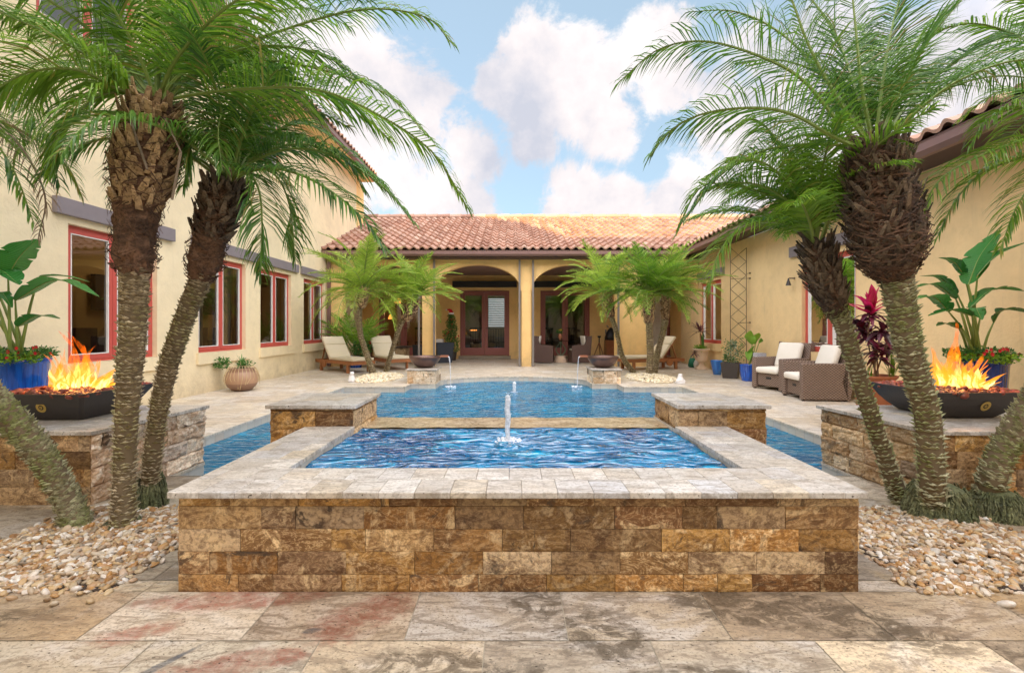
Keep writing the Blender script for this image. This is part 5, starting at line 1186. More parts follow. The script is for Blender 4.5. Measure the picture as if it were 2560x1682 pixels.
def bop(x, y, s, leaves, z0, label, seed, undl):
    t = blue_tall_pot(x, y, .225, .86, BLUEG if s < 0 else NAVYG, 'strelitzia_pot', flute, label, 'potted plant', 'tall blue pots with giant leaves')
    lf, st = MB(), MB(); rr = random.Random(seed)
    for (bx, by, dy), (mx, my, mdy), (tx, ty, tdy), w in leaves:
        base = Vector((x+rr.uniform(-.05,.05), y+rr.uniform(-.05,.05), .83)); a = at(bx,by,y+dy); b = at(mx,my,y+mdy); c = at(tx,ty,y+tdy)
        k = base.lerp(a,.55); k.z = base.z+(a.z-base.z)*.65; st.tube(cr_pts([base,k,a],8), [.016-.0095*i/8 for i in range(9)], 6); st.tube(cr_pts([a,b,c],8), [.006-.0052*i/8 for i in range(9)], 5)
        blade(lf, [a,b,c], w*1.3, 44, .22, rr.randint(0,99), tear=1)
    lf.build('leaves', BROAD, t); st.build('stems', STEM, t)
    u = MB(); zc = .89
    for k in range(16):
        a = k*.393; clump(u, (x+.19*math.cos(a), y+.19*math.sin(a), zc+rr.uniform(-.01,.04)), .09,.09,.06, 70, .035, seed*31+k, .5)
    u.build('underplanting', undl, t)
    u = MB()
    for k in range(9): a = rr.uniform(3.2,6.4); clump(u, (x+.24*math.cos(a), y+.24*math.sin(a), zc-.02), .06,.06,.05, 45, .04, seed*17+k, .5)
    u.build('trailing_leaves', LIME, t)
    for k in range(18 if s > 0 else 14):
        u = MB()
        a = rr.uniform(3.0,6.4) if s > 0 else rr.uniform(5.2,6.6); d = rr.uniform(.17,.28); p = Vector((x+d*math.cos(a), y+d*math.sin(a)-.02, zc+rr.uniform(-.01,.09)))
        for j in range(6): b = j*1.047; u.face([p, p+Vector((math.cos(b)*.016,-.012,math.sin(b)*.016)), p+Vector((math.cos(b+.5)*.019,-.008,math.sin(b+.5)*.019)), p+Vector((math.cos(b+1)*.016,-.012,math.sin(b+1)*.016))])
        u.build('flower', REDF, t)
    return t
bop(-4.98, 4.6, -1, [((38,752,0),(140,700,-.05),(248,742,-.1),.17),((45,817,-.1),(92,790,-.15),(150,797,-.2),.13),((20,690,0),(50,640,.0),(95,598,0),.30),((-40,690,-.1),(0,675,-.1),(48,712,-.15),.24),
     ((-30,780,-.1),(0,730,-.1),(30,770,-.1),.12),((-90,700,0),(-120,620,0),(-150,560,0),.28),((-60,640,.1),(-40,560,.15),(-10,520,.2),.22),((-100,790,0),(-160,760,0),(-220,790,0),.2),((100,690,.1),(160,690,.1),(225,705,.1),.07)],
    .9, 'giant leaf plant in a bright blue streaked pot behind the left fire bowl', 3, BUSH)
bop(4.71, 4.6, 1, [((2421,712,0),(2450,640,.05),(2500,575,.1),.20),((2444,688,-.05),(2490,640,-.1),(2572,604,-.15),.17),((2425,770,-.05),(2480,725,-.1),(2560,728,-.15),.17),((2483,808,0),(2510,775,-.05),(2575,783,-.1),.17),
     ((2372,780,0),(2335,742,-.05),(2293,748,-.1),.15),((2390,748,.05),(2340,712,.05),(2290,718,0),.13),((2393,735,.1),(2350,695,.1),(2298,690,.1),.10),((2412,692,.1),(2385,655,.1),(2346,644,.1),.11),((2398,822,0),(2370,808,-.05),(2342,815,-.1),.10),((2430,790,-.1),(2380,775,-.15),(2320,790,-.2),.12),((2450,795,-.1),(2440,770,-.2),(2455,800,-.3),.10)],
    .9, 'giant leaf plant in a dark blue fluted pot behind the right fire bowl', 7, BUSH)
def sprays(mb, c, n, L, w, seed, el=(10,80), droop=.8, curl=.3):
    rr = random.Random(seed); c = Vector(c)
    for k in range(n):
        az = rr.uniform(0,6.283); e = R(rr.uniform(*el)); l = L*rr.uniform(.7,1.15); d = Vector((math.cos(az)*math.cos(e), math.sin(az)*math.cos(e), math.sin(e))); p = c+Vector((rr.gauss(0,.012),rr.gauss(0,.012),rr.gauss(0,.03)))
        blade(mb, [p, p+d*l*.5, p+d*l+Vector((0,0,-l*droop*rr.uniform(.1,.6)))], w*rr.uniform(.8,1.2), 6, .3, k)
# magenta cordyline in a terracotta bowl
x, y = 3.93, 4.95; t = thing('cordyline_pot', (x, y, 0), 'magenta and dark purple leafed plant in a terracotta pot between the two right palms', 'potted plant'); m = MB()
m.lathe((x,y,.002), [(.14,0),(.15,.02),(.16,.35),(.17,.60),(.20,.63),(.21,.655),(.19,.655),(.17,.62)], 32); m.build('pot', TERR, t, smooth=True)
m = MB(); tops = [at(2176,770,4.95), at(2165,820,5.0), at(2205,810,4.9), at(2225,850,5.0), at(2150,800,5.1), at(2198,860,4.85)]; rr = random.Random(2)
for p in tops: m.tube(cr_pts([(x+rr.uniform(-.08,.08),y+rr.uniform(-.06,.06),.62), ((x+p.x)/2+rr.uniform(-.05,.05),y,(p.z+.62)/2), p],6), .008, 5)
m.build('stems', simple('cordyline_cane', (.20,.12,.08)), t)
m = MB(); sprays(m, tops[0]+Vector((0,0,-.03)), 26, .26, .07, 3, (15,88), .3); m.build('bright_leaves', MAG, t)
m = MB()
for k, p in enumerate(tops): sprays(m, p+Vector((0,0,-.10)), 26, .20, .055, 20+k, (-30,55), .6)
m.build('dark_leaves', PURP, t)
m = MB(); sprays(m, (x+.12,y-.08,.64), 34, .30, .010, 5, (55,88), .5); sprays(m, (x-.12,y-.08,.64), 14, .16, .012, 6, (30,80), .6); m.build('grass_tuft', LEAF, t)
# basket pot
x, y = -5.03, 8.45; t = thing('round_pot', (x, y, 0), 'round banded clay pot with dry straw tendrils under the second window', 'potted plant'); m = MB()
m.lathe((x,y,.002), [(.13,0),(.17,.015),(.24,.09),(.275,.19),(.27,.27),(.235,.345),(.20,.385),(.215,.41),(.20,.415),(.18,.39)], 36); m.build('pot', CLAY, t, smooth=True)
m = MB(); rr = random.Random(5)
for k in range(26):
    a = k*.24; o = Vector((math.cos(a),math.sin(a),0)); c = Vector((x,y,0)); da = rr.uniform(-.25,.25); o2 = Vector((math.cos(a+da),math.sin(a+da),0)); zb = rr.uniform(.02,.2)
    m.tube(cr_pts([c+Vector((0,0,.46)), c+o*.20+Vector((0,0,.44)), c+o*.285+Vector((0,0,.27)), c+o2*(.29 if zb>.1 else .22)+Vector((0,0,zb))], 10), .0045, 4)
m.build('straw_tendrils', STRAW, t)
m = MB(); sprays(m, (x,y,.42), 34, .26, .022, 7, (10,75), .8); m.build('spiky_leaves', BUSH, t)
m = MB(); clump(m, (x-.36,y-.02,.50), .14,.12,.12, 240, .05, 9, .6); clump(m, (x+.06,y,.50), .16,.12,.07, 120, .045, 10, .5); m.build('leaf_cluster', BUSH, t)
# areca palm and small plants at the left end of the loggia
x, y = -4.55, 13.2; t = thing('areca_palm', (x, y, 0), 'bushy yellow green palm in a blue pot behind the left sun lounger', 'potted palm'); m = MB()
m.lathe((x,y,.002), [(.16,0),(.2,.2),(.23,.33),(.21,.34),(.19,.31)], 28); m.build('pot', BLUEG, t, smooth=True); lf, st = MB(), MB(); rr = random.Random(8)
for k in range(24): az = rr.uniform(0,6.28); frond(lf, st, rnd_frond((x+rr.uniform(-.08,.08),y,.3), az, R(rr.uniform(58,86)), rr.uniform(1.1,1.75), R(rr.uniform(35,75))), .26, 22, .024, rr=rr, r0=.01, bare=.35, droop=.2)
lf.build('fronds', LIME, t); st.build('stalks', STEM, t); m = MB(); clump(m, (x+.2,y-.1,.55), .25,.2,.3, 420, .09, 4, .5); m.build('undergrowth', BUSH, t)
x, y = -4.95, 16.2; x = at(928,845,16.1).x; y = 16.1; t = thing('fern_pot', (x, y, 0), 'fern in a red bowl on a dark stand beside the left loggia door', 'potted plant'); m = MB()
m.lathe((x,y,.002), [(.14,0),(.14,.02),(.03,.04),(.03,.5),(.13,.52),(.13,.54)], 16); m.build('stand', DARKWOOD, t, smooth=True)
m = MB(); m.lathe((x,y,.54), [(.12,0),(.24,.08),(.27,.15),(.25,.15)], 24); m.build('bowl', simple('red_glaze', (.45,.02,.02), .25), t, smooth=True); m = MB(); sprays(m, (x,y,.68), 90, .48, .05, 4, (0,80), .9); m.build('fronds', BUSH, t)
# blue and dark pots by the trellis
def pot_row():
    x, y = 5.15, 9.95; t = thing('blue_pot', (x, y, 0), 'cobalt blue diamond patterned pot with large bright green leaves beside the wicker armchair', 'potted plant'); m = MB()
    m.lathe((x,y,.002), [(.125,0),(.135,.012),(.155,.10),(.168,.25),(.172,.33),(.182,.345),(.175,.36),(.16,.355),(.155,.33)], 36, fn=lambda a, z: 1+.02*math.sin(a*14+z*40)*math.sin(a*14-z*40)); m.build('pot', BLUEG, t, smooth=True)
    m = MB(); m.lathe((x,y,.002), [(0,.335),(.155,.335)], 20, False); m.build('soil', SOIL, t)
    lf, st = MB(), MB()
    for (bx,by),(mx,my),(tx,ty),w in (((1880,862),(1874,845),(1876,826),.22),((1888,862),(1893,845),(1897,832),.20),((1876,898),(1878,880),(1886,864),.17),((1874,880),(1872,884),(1871,902),.15),((1896,860),(1902,855),(1903,845),.10)):
        a = at(bx,by,9.9); st.tube(cr_pts([(x,y,.33), Vector((x,y,.33)).lerp(a,.5)+Vector((.03,0,0)), a],6), .009, 5); blade(lf, [a, at(mx,my,9.86), at(tx,ty,9.8)], w, 12, .3, 3)
    lf.build('leaves', LIME, t); st.build('stems', STEM, t)
    x, y = 5.03, 10.5; t = thing('square_planter', (x, y, 0), 'dark square planter with a variegated climber at the foot of the trellis', 'planter'); m = MB(); 
    b0, b1, h = .15, .19, .36; i0 = 0; ca, sa = math.cos(R(-35)), math.sin(R(-35))
    for zz, w in ((.002,b0),(h,b1),(h,b1-.02),(h-.04,b1-.03)):
        for dx, dy in ((-w,-w),(w,-w),(w,w),(-w,w)): m.v.append((x+dx*ca-dy*sa, y+dx*sa+dy*ca, zz))
    for k in range(3):
        for j in range(4): m.f.append((k*4+j,k*4+(j+1)%4,k*4+4+(j+1)%4,k*4+4+j))
    m.f += [(3,2,1,0),(12,13,14,15)]; m.build('box', DARKP, t, bevel=.004)
    m = MB(); clump(m, (x+.02,y,.55), .17,.12,.26, 330, .05, 3, .5); clump(m, (x+.03,y-.05,.78), .06,.06,.13, 120, .05, 4, .6); m.build('variegated_leaves', VARI, t)
    m = MB(); clump(m, (x-.10,y,.62), .08,.08,.40, 120, .05, 5, .4); clump(m, (x+.22,y,.62), .07,.08,.36, 120, .05, 6, .4); clump(m, (x,y,.45), .18,.12,.12, 120, .05, 8, .5); m.build('climber_leaves', BUSH, t)
    x, y = 5.05, 11.25; t = thing('azure_pot', (x, y, 0), 'bright azure tapered pot half hidden behind the dark square planter', 'pot'); m = MB(); m.lathe((x,y,.002), [(.09,0),(.12,.15),(.155,.33),(.165,.35),(.15,.35),(.14,.32)], 30); m.build('pot', AZURE, t, smooth=True)
    m = MB(); m.lathe((x,y,.0), [(0,.325),(.14,.325)], 16, False); m.build('soil', SOIL, t)
    # trellis
    Y = 10.62; x0, x1 = at(1826,0,Y).x, at(1866,0,Y).x; z1 = 3.02; t = thing('trellis', ((x0+x1)/2, Y, .1), 'tall rusty iron lattice trellis standing against the right wall', 'trellis'); m = MB()
    for x in (x0, x1): m.tube([(x,Y,.2),(x,Y,z1)], .008, 6)
    m.build('upright', IRON, t); m = MB(); n_ = 8; h = (z1-.45)/n_
    for k in range(n_):
        z = .45+k*h; m.tube([(x0,Y,z),(x1,Y,z+h)], .006, 5); m.tube([(x1,Y,z),(x0,Y,z+h)], .006, 5)
    m.build('lattice', IRON, t)
    for xa, z in ((x0,2.30),((x0+x1)/2,1.27),(x1,2.42)):
        m = MB(); m.tube([(xa,Y,z),(XWR-.004,Y,z+.01)], .006, 5); m.lathe((XWR-.02,Y,z+.01), [(0,-.02),(.022,-.01),(.022,.01),(0,.02)], 8); m.build('wall_bracket', IRON, t)
pot_row()
# urn
x, y = 5.22, 12.6; t = thing('stone_urn', (x, y, 0), 'pink cream classical urn with red leafed plant and snake plant by the far right window', 'urn'); m = MB(); m.box(x-.14,x+.14,y-.14,y+.14,.002,.05)
m.lathe((x,y,.05), [(.13,0),(.125,.02),(.075,.06),(.055,.12),(.06,.15),(.12,.18),(.155,.22),(.16,.27),(.165,.40),(.20,.47),(.235,.495),(.235,.52),(.21,.525),(.19,.50)], 36); m.build('urn', URN, t, smooth=True)
m = MB(); sprays(m, (x,y,.54), 46, .24, .03, 2, (0,70), .8); clump(m, (x-.05,y,.62), .16,.14,.06, 160, .05, 2, .5); m.build('green_leaves', LIME, t)
m = MB(); sprays(m, (x+.03,y,.54), 9, .50, .035, 3, (78,90), .0); m.build('snake_plant', BUSH, t)
m = MB(); p = (x-.05,y,1.06); m2 = MB(); m2.tube([(x,y,.54),(x-.04,y,1.0)], .012, 5); m2.build('cane', TEAK, t); sprays(m, p, 40, .36, .032, 5, (-25,60), .3); sprays(m, (x-.20,y-.02,.46), 22, .18, .03, 6, (-40,40), .5); m.build('red_leaves', PURP, t)
x, y = at(1731,0,13.3).x, 13.3; t = thing('green_bag', (x, y, 0), 'small glossy green bag slumped behind the stone urn', 'bag'); m = MB(); m.lathe((x,y,.002), [(.08,0),(.12,.03),(.12,.12),(.09,.22),(.05,.27)], 12, fn=lambda a, z: 1+.1*math.sin(a*3+z*20)); m.build('body', GREENB, t, smooth=True)
m = MB(); m.tube(cr_pts([(x-.05,y,.25),(x-.04,y,.33),(x+.03,y,.33),(x+.05,y,.25)],8), .008, 5); m.build('handle', GREENB, t)
x = at(1742,0,13.0).x; t = thing('white_jug', (x, 13.0, 0), 'small white jug leaning between the green bag and the urn', 'jug'); m = MB(); m.lathe((x,13.0,.002), [(.05,0),(.08,.04),(.09,.13),(.06,.21),(.03,.25),(.04,.27)], 16); m.build('body', WHITE, t, smooth=True); m = MB(); m.tube(cr_pts([(x+.03,13.0,.24),(x+.11,13.0,.22),(x+.09,13.0,.10)],8), .008, 5); m.build('handle', WHITE, t)

# ------------------------------------------------ white ornaments
x, y = at(879,0,9.75).x, 9.75; t = thing('cat_statue', (x, y, 0), 'small white seated cat statue on the deck beside the left cream pebbles', 'statue', 'small white statues by the pool'); m = MB()
m.lathe((x,y,.002), [(.05,0),(.075,.01),(.078,.05),(.066,.10),(.05,.145),(.042,.16)], 18); m.lathe((x+.015,y-.02,.150), [(.02,0),(.045,.015),(.05,.035),(.04,.06),(.02,.072)], 16)
for dx in (-.022,.03): m.lathe((x+.008+dx,y-.015,.208), [(.013,0),(.008,.018),(.0,.03)], 6)
for dx in (-.035,.04): m.lathe((x+dx,y-.055,.003), [(.018,0),(.026,.012),(.02,.03),(.016,.09)], 8)
m.lathe((x+.015,y-.068,.168), [(.0,0),(.018,.008),(.012,.022),(0,.026)], 8); m.build('body', WHITE, t, smooth=True, sub=1)
x, y = at(1700.5,0,9.5).x, 9.5; t = thing('frog_statue', (x, y, 0), 'small white crouching frog statue on the deck right of the pool', 'statue', 'small white statues by the pool'); m = MB()
m.lathe((x,y,.002), [(.105,0),(.11,.018),(.10,.03),(.07,.035)], 20, fn=lambda a, z: 1+.06*math.sin(a*5)); m.lathe((x,y,.03), [(.075,0),(.085,.03),(.07,.07),(.05,.105),(.045,.13),(.05,.15),(.035,.17),(.0,.175)], 18)
for dx in (-.07,.07): m.lathe((x+dx,y-.03,.03), [(.02,0),(.036,.012),(.032,.035),(.012,.055)], 10)
for dx in (-.022,.022): m.lathe((x+dx,y-.03,.175), [(.012,0),(.016,.01),(.010,.022),(0,.025)], 8)
m.build('body', WHITE, t, smooth=True, sub=1)

# ------------------------------------------------ furniture
def rot(o, x, y, a): o.location = (x, y, 0); o.rotation_euler = (0, 0, a)
def lounger():
    """long axis +X (foot at 0, head at 1.9)"""
    t = thing('sun_lounger', (0,0,0), '', 'sun lounger', 'teak sun loungers'); W = .33; Lh = 1.85; zt = .30
    m = MB(); m.box(0,Lh,-W,-W+.045,zt-.085,zt); m.box(0,Lh,W-.045,W,zt-.085,zt); m.box(0,.045,-W+.046,W-.046,zt-.085,zt); m.box(Lh-.045,Lh,-W+.046,W-.046,zt-.085,zt)
    for k in range(11): m.box(.07+k*.10,.14+k*.10,-W+.05,W-.05,zt-.025,zt-.005)
    m.build('frame', TEAK, t, bevel=.004)
    for x in (.22,1.55):
        for y in (-W+.005,W-.065): m = MB(); m.box(x,x+.075,y,y+.06,.0,zt-.086); m.build('leg', TEAK, t, bevel=.004)
    bx, bz = 1.18, zt; a = R(52); bl = .70; hx, hz = bx+bl*math.cos(a), bz+bl*math.sin(a); m = MB()
    for y in (-W+.05,W-.09): m.bar((bx,y+.02,bz),(hx,y+.02,hz),.04,.03)
    for k in range(9): f = (k+.5)/9; m.bar((bx+(hx-bx)*f,-W+.09,bz+(hz-bz)*f),(bx+(hx-bx)*f,W-.09,bz+(hz-bz)*f),.012,.05)
    for y in (-W+.1,W-.1): m.bar((hx-.12,y,hz-.16),(1.66,y,zt-.03),.03,.025)
    m.build('backrest', TEAK, t)
    for y in (-W-.035, W+.005): m = MB(); m.tube([(1.35,y,.20),(1.35,y+.03,.20)], .10, 20); m.build('wheel', TEAK, t)
    d = Vector((math.cos(a),0,math.sin(a))); nn = Vector((-math.sin(a),0,math.cos(a)))
    def pad(c, ax, ay, az): mm = MB(); mm.obox(c, ax, ay, az); return mm
    m = pad(Vector((.60,0,zt+.042)), Vector((.585,0,0)), Vector((0,W-.02,0)), Vector((0,0,.038))); m.build('seat_cushion', CUSH, t, smooth=True, bevel=.022)
    for f0, f1 in ((0,.62),(.63,1.02)):
        c = Vector((bx,0,bz))+d*(bl*(f0+f1)/2)+nn*.062; m = pad(c, d*(bl*(f1-f0)/2), Vector((0,W-.02,0)), nn*.038); m.build('back_cushion', CUSH, t, smooth=True, bevel=.022)
    return t
l1 = lounger(); l1['label'] = 'teak lounger with cream cushions against the left wall, nearest the round clay pot'
# foot centre and heading (towards the head end)
def place(o, fx, fy, hx, hy): rot(o, fx, fy, math.atan2(hy-fy, hx-fx))
place(l1, -3.80, 11.62, -5.02, 12.62)
l2 = copy_tree(l1); l2['label'] = 'teak lounger with cream cushions between the trunks of the left rear palms'; place(l2, -3.05, 12.35, -4.15, 13.85)
l3 = copy_tree(l1); l3['label'] = 'teak lounger with cream cushions behind the right rear palms'; place(l3, 2.95, 12.55, 4.40, 12.98)

def armchair():
    """front faces -X, origin at the centre of the footprint"""
    t = thing('wicker_armchair', (0,0,0), '', 'armchair', 'wicker armchairs by the right wall'); D, Wd = .36, .34; m = MB()
    m.box(-D+.07,D-.05,-Wd+.1,Wd-.1,.06,.30); m.box(-D+.05,-D+.069,-Wd+.1,Wd-.1,.07,.30); m.build('base', WICK, t, bevel=.012)
    for s in (-1,1):
        y0, y1 = sorted((s*Wd, s*(Wd-.095))); m = MB(); m.prism([(-D,y0),(D-.02,y0),(D-.02,y1),(-D,y1)], .02, .60); m.build('armrest', WICK, t, bevel=.02)
    m = MB(); i = [(D-.10,.30),(D-.02,.02),(D+.03,.30),(D+.06,.87),(D-.0,.88)]
    for y in (-Wd+.0,Wd-.0): m.v += [(x,y,z) for x, z in i]
    n_ = len(i); m.f += [tuple(range(n_)), tuple(range(2*n_-1,n_-1,-1))]+[(k,(k+1)%n_+0,(k+1)%n_+n_,k+n_) for k in range(n_)]
    m.build('backrest', WICK, t, bevel=.015)
    m = MB(); m.box(-D+.046,-D+.05,-.055,.055,.20,.24); m.build('drawer_slot', BLACK, t)
    for x in (-D+.02,D-.07):
        for y in (-Wd+.02,Wd-.06): m = MB(); m.box(x,x+.04,y,y+.04,.0,.019); m.build('foot', DARKWOOD, t)
    m = MB(); m.box(-D-.02,D-.12,-Wd+.10,Wd-.10,.31,.42); m.build('seat_cushion', CUSHW, t, smooth=True, bevel=.035)
    m = MB(); c = Vector((D-.14,0,.63)); a = R(72); d = Vector((math.cos(a),0,math.sin(a))); nn = Vector((-d.z,0,d.x)); m.obox(c+nn*.02, d*.25, Vector((0,Wd-.10,0)), nn*.06); m.build('back_cushion', CUSHW, t, smooth=True, bevel=.045)
    return t
c1 = armchair(); c1['label'] = 'brown wicker armchair with ivory cushions beside the blue pot, its front drawer slot showing'; rot(c1, 5.08, 8.62, R(19))
c2 = copy_tree(c1); c2['label'] = 'brown wicker armchair with ivory cushions nearest the right pedestal, its side to the camera'; rot(c2, 4.98, 7.52, R(-6))
# mosaic table between pot and chair
x, y = at(1899,0,9.45).x, 9.45; t = thing('side_table', (x, y, 0), 'little side table with a mosaic box top behind the first wicker armchair', 'side table'); m = MB(); m.box(x-.09,x+.09,y-.09,y+.09,.56,.64); m.build('top', simple('blue_white_mosaic', (.45,.45,.50), .4, .6, 40), t)
for dx in (-.07,.07):
    for dy in (-.07,.07): m = MB(); m.box(x+dx-.012,x+dx+.012,y+dy-.012,y+dy+.012,0,.559); m.build('leg', DARKWOOD, t)

def tub():
    """barrel dining chair; front faces +X"""
    t = thing('dining_chair', (0,0,0), '', 'chair', 'wicker chairs at the glass table'); m = MB(); W = .30
    for s in (-1,1):
        pr = [(-.30,.03),(.30,.03),(.30,.57),(-.12,.60),(-.20,.86),(-.36,.88)]; y0, y1 = s*W, s*(W-.06); i0 = len(m.v)
        for y in (y0,y1): m.v += [(x,y,z) for x, z in pr]
        n_ = 6; m.f += [tuple(i0+k for k in range(n_)), tuple(i0+2*n_-1-k for k in range(n_))]+[(i0+k,i0+(k+1)%n_,i0+(k+1)%n_+n_,i0+k+n_) for k in range(n_)]
    m.box(.24,.298,-W+.061,W-.061,.03,.40); m.build('side_panels', WICKD, t)
    m = MB(); m.v += [(-.30,-W+.061,.03),(-.24,-W+.061,.03),(-.15,-W+.061,.85),(-.355,-W+.061,.87),(-.30,W-.061,.03),(-.24,W-.061,.03),(-.15,W-.061,.85),(-.355,W-.061,.87)]
    m.f += [(0,1,2,3),(7,6,5,4),(0,4,5,1),(1,5,6,2),(2,6,7,3),(3,7,4,0)]; m.build('backrest', WICKD, t)
    m = MB(); m.box(-.22,.27,-W+.07,W-.07,.40,.47); m.build('seat_cushion', CUSHW, t, smooth=True, bevel=.02)
    m = MB(); m.obox((-.16,0,.68), (.03,0,0), (0,W-.075,0), (.03,0,.20)); m.build('back_cushion', CUSHW, t, smooth=True, bevel=.02); return t
d1 = tub(); d1['label'] = 'dark wicker tub chair left of the glass table, next to the arcade column'; rot(d1, 1.04, 15.05, R(-8))
d2 = copy_tree(d1); d2['label'] = 'dark wicker tub chair right of the glass table under the arch'; rot(d2, 2.18, 15.05, R(188))
x, y = 1.60, 15.2; t = thing('glass_table', (x, y, 0), 'round glass table on a scrolled pale pedestal between two wicker chairs', 'table'); m = MB(); m.lathe((x,y,.715), [(0,0),(.56,0),(.565,.006),(.56,.012),(0,.012)], 40, False); m.build('table_top', GLASS, t)
m = MB(); m.lathe((x,y,.002), [(.22,0),(.22,.05),(.20,.06),(.20,.12),(.17,.14),(.17,.20),(.15,.22)], 24); m.build('base', URN, t, smooth=False); m = MB()
for s in (-1,1):
    for k in range(2):
        q = [(x+s*(.02+.16*abs(math.sin(f*3.4))*(1-f*.3)), y+(k-.5)*.1, .22+.46*f) for f in [i/12 for i in range(13)]]; m.tube(q, .016, 6)
m.tube([(x,y,.2),(x,y,.715)], .02, 8); m.build('scrolls', GREENV, t)
t = thing('flower_vase', (x-.03, y-.1, .728), 'small copper vase with a yellow flower arrangement on the glass table', 'vase'); m = MB(); m.lathe((x-.03,y-.1,.728), [(.03,0),(.04,.05),(.07,.12),(.05,.19),(.055,.21)], 16); m.build('vase', SPOUT, t, smooth=True)
m = MB(); clump(m, (x-.05,y-.1,1.03), .09,.07,.08, 160, .05, 3, .5); m.build('foliage', BUSH, t); m = MB(); clump(m, (x-.03,y-.14,1.07), .05,.03,.04, 50, .03, 4, .8); m.build('blossoms', simple('yellow_petal', (.7,.45,.05), .5), t)
# navy wicker planter, box, decorated topiary
x, y = -2.33, 15.1; t = thing('wicker_planter', (x, y, 0), 'tapered navy wicker planter between the arcade column and the decorated tree', 'planter'); m = MB()
for zz, w in ((.0,.24),(.66,.30),(.66,.27),(.5,.26)): m.v += [(x+dx*w*ca_-dy*w*sa_, y+dx*w*sa_+dy*w*ca_, zz+.002) for ca_, sa_ in ((math.cos(R(28)),math.sin(R(28))),) for dx, dy in ((-1,-1),(1,-1),(1,1),(-1,1))]
for k in range(3):
    for j in range(4): m.f.append((k*4+j,k*4+(j+1)%4,k*4+4+(j+1)%4,k*4+4+j))
m.f += [(3,2,1,0),(12,13,14,15)]; m.build('box', WICKN, t)
t = thing('cardboard_box', (x-.1, y-.05, .665), 'small pale grey box resting on the navy wicker planter', 'box'); m = MB(); m.box(x-.24,x+.03,y-.18,y+.08,.664,.775); m.build('box', simple('grey_card', (.50,.47,.43)), t, bevel=.004); m = MB(); m.box(x-.245,x+.035,y-.06,y-.04,.7745,.7765); m.build('tape', simple('packing_tape', (.40,.32,.20), .4), t)
x, y = at(1050,0,14.6).x, 14.6; t = thing('wicker_planter', (x, y, 0), 'navy wicker planter mostly hidden behind the leftmost middle column', 'planter'); m = MB(); m.lathe((x,y,.002), [(.20,0),(.25,.60),(.22,.60)], 4); m.build('box', WICKN, t)
x, y = at(1128,0,16.1).x, 16.1; t = thing('decorated_tree', (x, y, 0), 'cone shaped evergreen with baubles and a red and white hat beside the middle door', 'tree'); m = MB(); m.lathe((x,y,.002), [(.16,0),(.2,.28),(.22,.30),(.2,.30)], 20); m.build('pot', DARKP, t)
m = MB(); m.tube([(x,y,.3),(x,y,1.5)], .03, 8); m.build('trunk', TEAK, t); m = MB(); rr = random.Random(4)
for k in range(26): f = k/26; clump(m, (x+rr.uniform(-.03,.03),y,.32+f*1.30), .30*(1-f)**.7+.05,.30*(1-f)**.7+.05,.09, 120, .06, k, .45)
m.build('foliage', BUSH, t); m = MB(); m2 = MB(); m3 = MB()
for k in range(34):
    f = rr.uniform(.05,.95); r_ = .33*(1-f)**.7+.05; a = rr.uniform(3.3,6.1); p = (x+r_*math.cos(a), y+r_*math.sin(a), .35+f*1.25); (m if k%2 else m2).lathe(p, [(0,-.022),(.022,-.008),(.022,.008),(0,.022)], 8)
clump(m3, (x-.2,y-.3,1.0), .07,.03,.06, 40, .05, 5, .7); m.build('red_baubles', REDF, t, smooth=True); m2.build('gold_baubles', BRASS, t, smooth=True); m3.build('lime_bow', LIME, t)
m = MB(); p = Vector((x,y,1.62)); m.lathe(p, [(.09,0),(.10,.02),(.09,.06)], 12); m.lathe(p+Vector((-.17,0,.16)), [(0,-.03),(.035,0),(0,.03)], 8); m.build('hat_trim', WHITE, t, smooth=True); m = MB(); m.tube(cr_pts([p+Vector((0,0,.05)),p+Vector((-.04,0,.15)),p+Vector((-.15,0,.17))],8), [.09-.075*k/8 for k in range(9)], 10); m.build('hat', REDF, t, smooth=True)
# stone side table left
x, y = at(993,0,15.6).x, 15.6; t = thing('stone_table', (x, y, 0), 'low stone fire table with a dark top in front of the left loggia door', 'table'); m = MB(); m.box(x-.36,x+.36,y-.28,y+.28,.0,.47); m.build('base', OCHP, t); m = MB(); m.prism([(x-.44,y-.34),(x+.44,y-.34),(x+.44,y+.34),(x-.44,y+.34)], .471, .53); m.build('table_top', DARKP, t, bevel=.008)
x, y = at(948,0,14.9).x, 14.9; t = thing('kettle_grill', (x, y, 0), 'round black covered grill on legs behind the second lounger', 'grill'); m = MB(); m.lathe((x,y,.45), [(.02,0),(.17,.04),(.25,.14),(.25,.16),(.22,.26),(.10,.34),(.02,.35)], 20); m.build('bowl', BLACK, t, smooth=True)
for k in range(3): a = k*2.09+.5; m = MB(); m.tube([(x+.12*math.cos(a),y+.12*math.sin(a),.48),(x+.24*math.cos(a),y+.24*math.sin(a),0)], .012, 6); m.build('leg', GREYM, t)
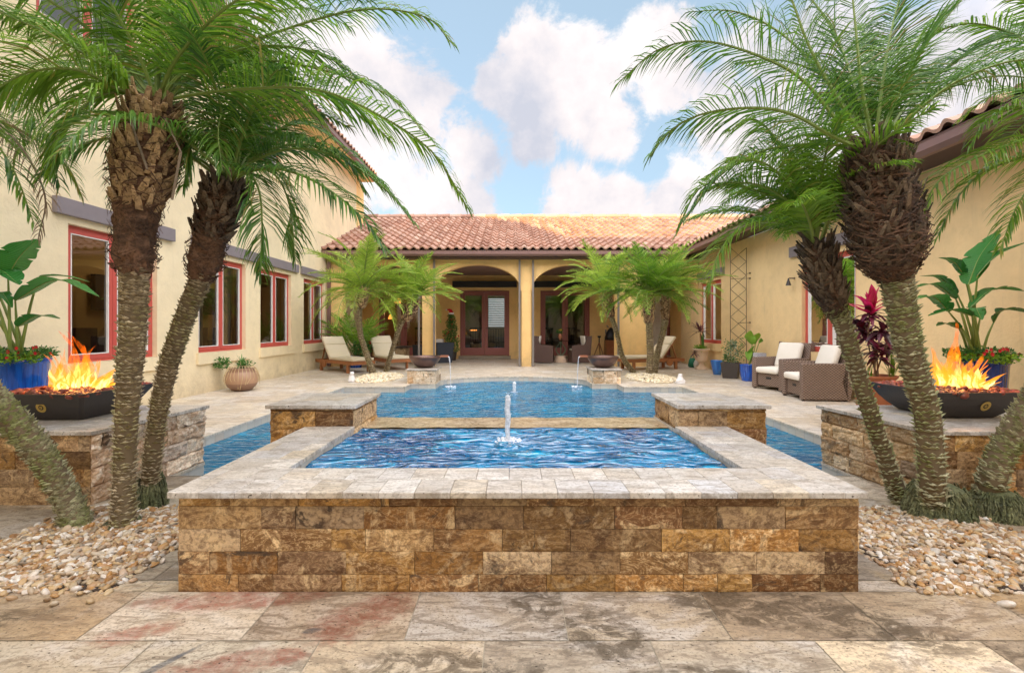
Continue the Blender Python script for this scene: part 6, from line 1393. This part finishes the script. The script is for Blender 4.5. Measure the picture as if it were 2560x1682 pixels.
# tripod, cabinet and covered thing at right
x, y = at(1498,0,16.2).x, 16.2; t = thing('camera_tripod', (x, y, 0), 'small wooden tripod standing beside the brown cabinet', 'tripod')
for k in range(3): a = k*2.09+1.2; m = MB(); m.tube([(x,y,.62),(x+.26*math.cos(a),y+.26*math.sin(a),0)], [.022,.012], 6); m.build('leg', TEAK, t)
m = MB(); m.tube([(x,y,.60),(x,y,.82)], .02, 8); m.box(x-.05,x+.05,y-.04,y+.04,.80,.86); m.build('head', BLACK, t)
x, y = at(1527,0,16.4).x, 16.4; t = thing('wooden_cabinet', (x, y, 0), 'reddish brown wooden cabinet against the loggia wall right of the glass table', 'cabinet'); m = MB(); m.box(x-.20,x+.20,y-.2,y+.2,.02,.70); m.build('carcass', TEAK, t, bevel=.006)
m = MB(); m.box(x-.17,x+.17,y-.216,y-.201,.08,.66); m.build('door', simple('red_brown_wood', (.30,.10,.04), .4), t, bevel=.004); m = MB(); m.lathe((x,y-.23,.45), [(0,-.012),(.014,0),(0,.012)], 8); m.build('knob', BRASS, t)
t = thing('covered_grill', (x, y, .70), 'small thing under a black cloth cover on top of the wooden cabinet', 'cover'); m = MB(); m.lathe((x,y,.702), [(.20,0),(.21,.10),(.17,.25),(.10,.38),(.04,.45),(0,.46)], 22, fn=lambda a, z: 1+.10*math.sin(a*5+z*9)+.05*math.sin(a*11)); m.build('cover', BLACK, t, smooth=True)
m = MB(); m.tube([(x-.08,y,1.15),(x-.15,y,1.24)], .02, 6); m.tube([(x-.18,y,1.08),(x-.18,y,.92)], .022, 6); m.build('metal_fitting', GREYM, t)
# wall lantern on the right wall near the second window
p = at(2010,706,8.95); t = thing('wall_lantern', (XWR-.01, 8.95, p.z), 'small dark metal lantern on the right wall at the corner of the near window', 'lantern'); m = MB(); m.tube([(XWR-.003,8.95,p.z+.08),(XWR-.12,8.95,p.z+.08)], .012, 6); m.lathe((XWR-.13,8.95,p.z-.06), [(.05,0),(.02,.10),(.01,.14)], 10); m.build('body', DARKWOOD, t)
m = MB(); m.lathe((XWR-.004,8.95,p.z+.08), [(0,-.05),(.002,0),(0,.05)], 6); m.build('backplate', DARKWOOD, t)
# floor mat by the white door
m = MB(); a = gz(1662,905); m.box(a.x-.45,a.x+.45,a.y-.25,a.y+.25,.001,.014); tag(m.build('door_mat', simple('dark_mat', (.08,.055,.04), .9), bevel=.003), 'dark brown mat on the deck in front of the white glazed door', 'door mat')
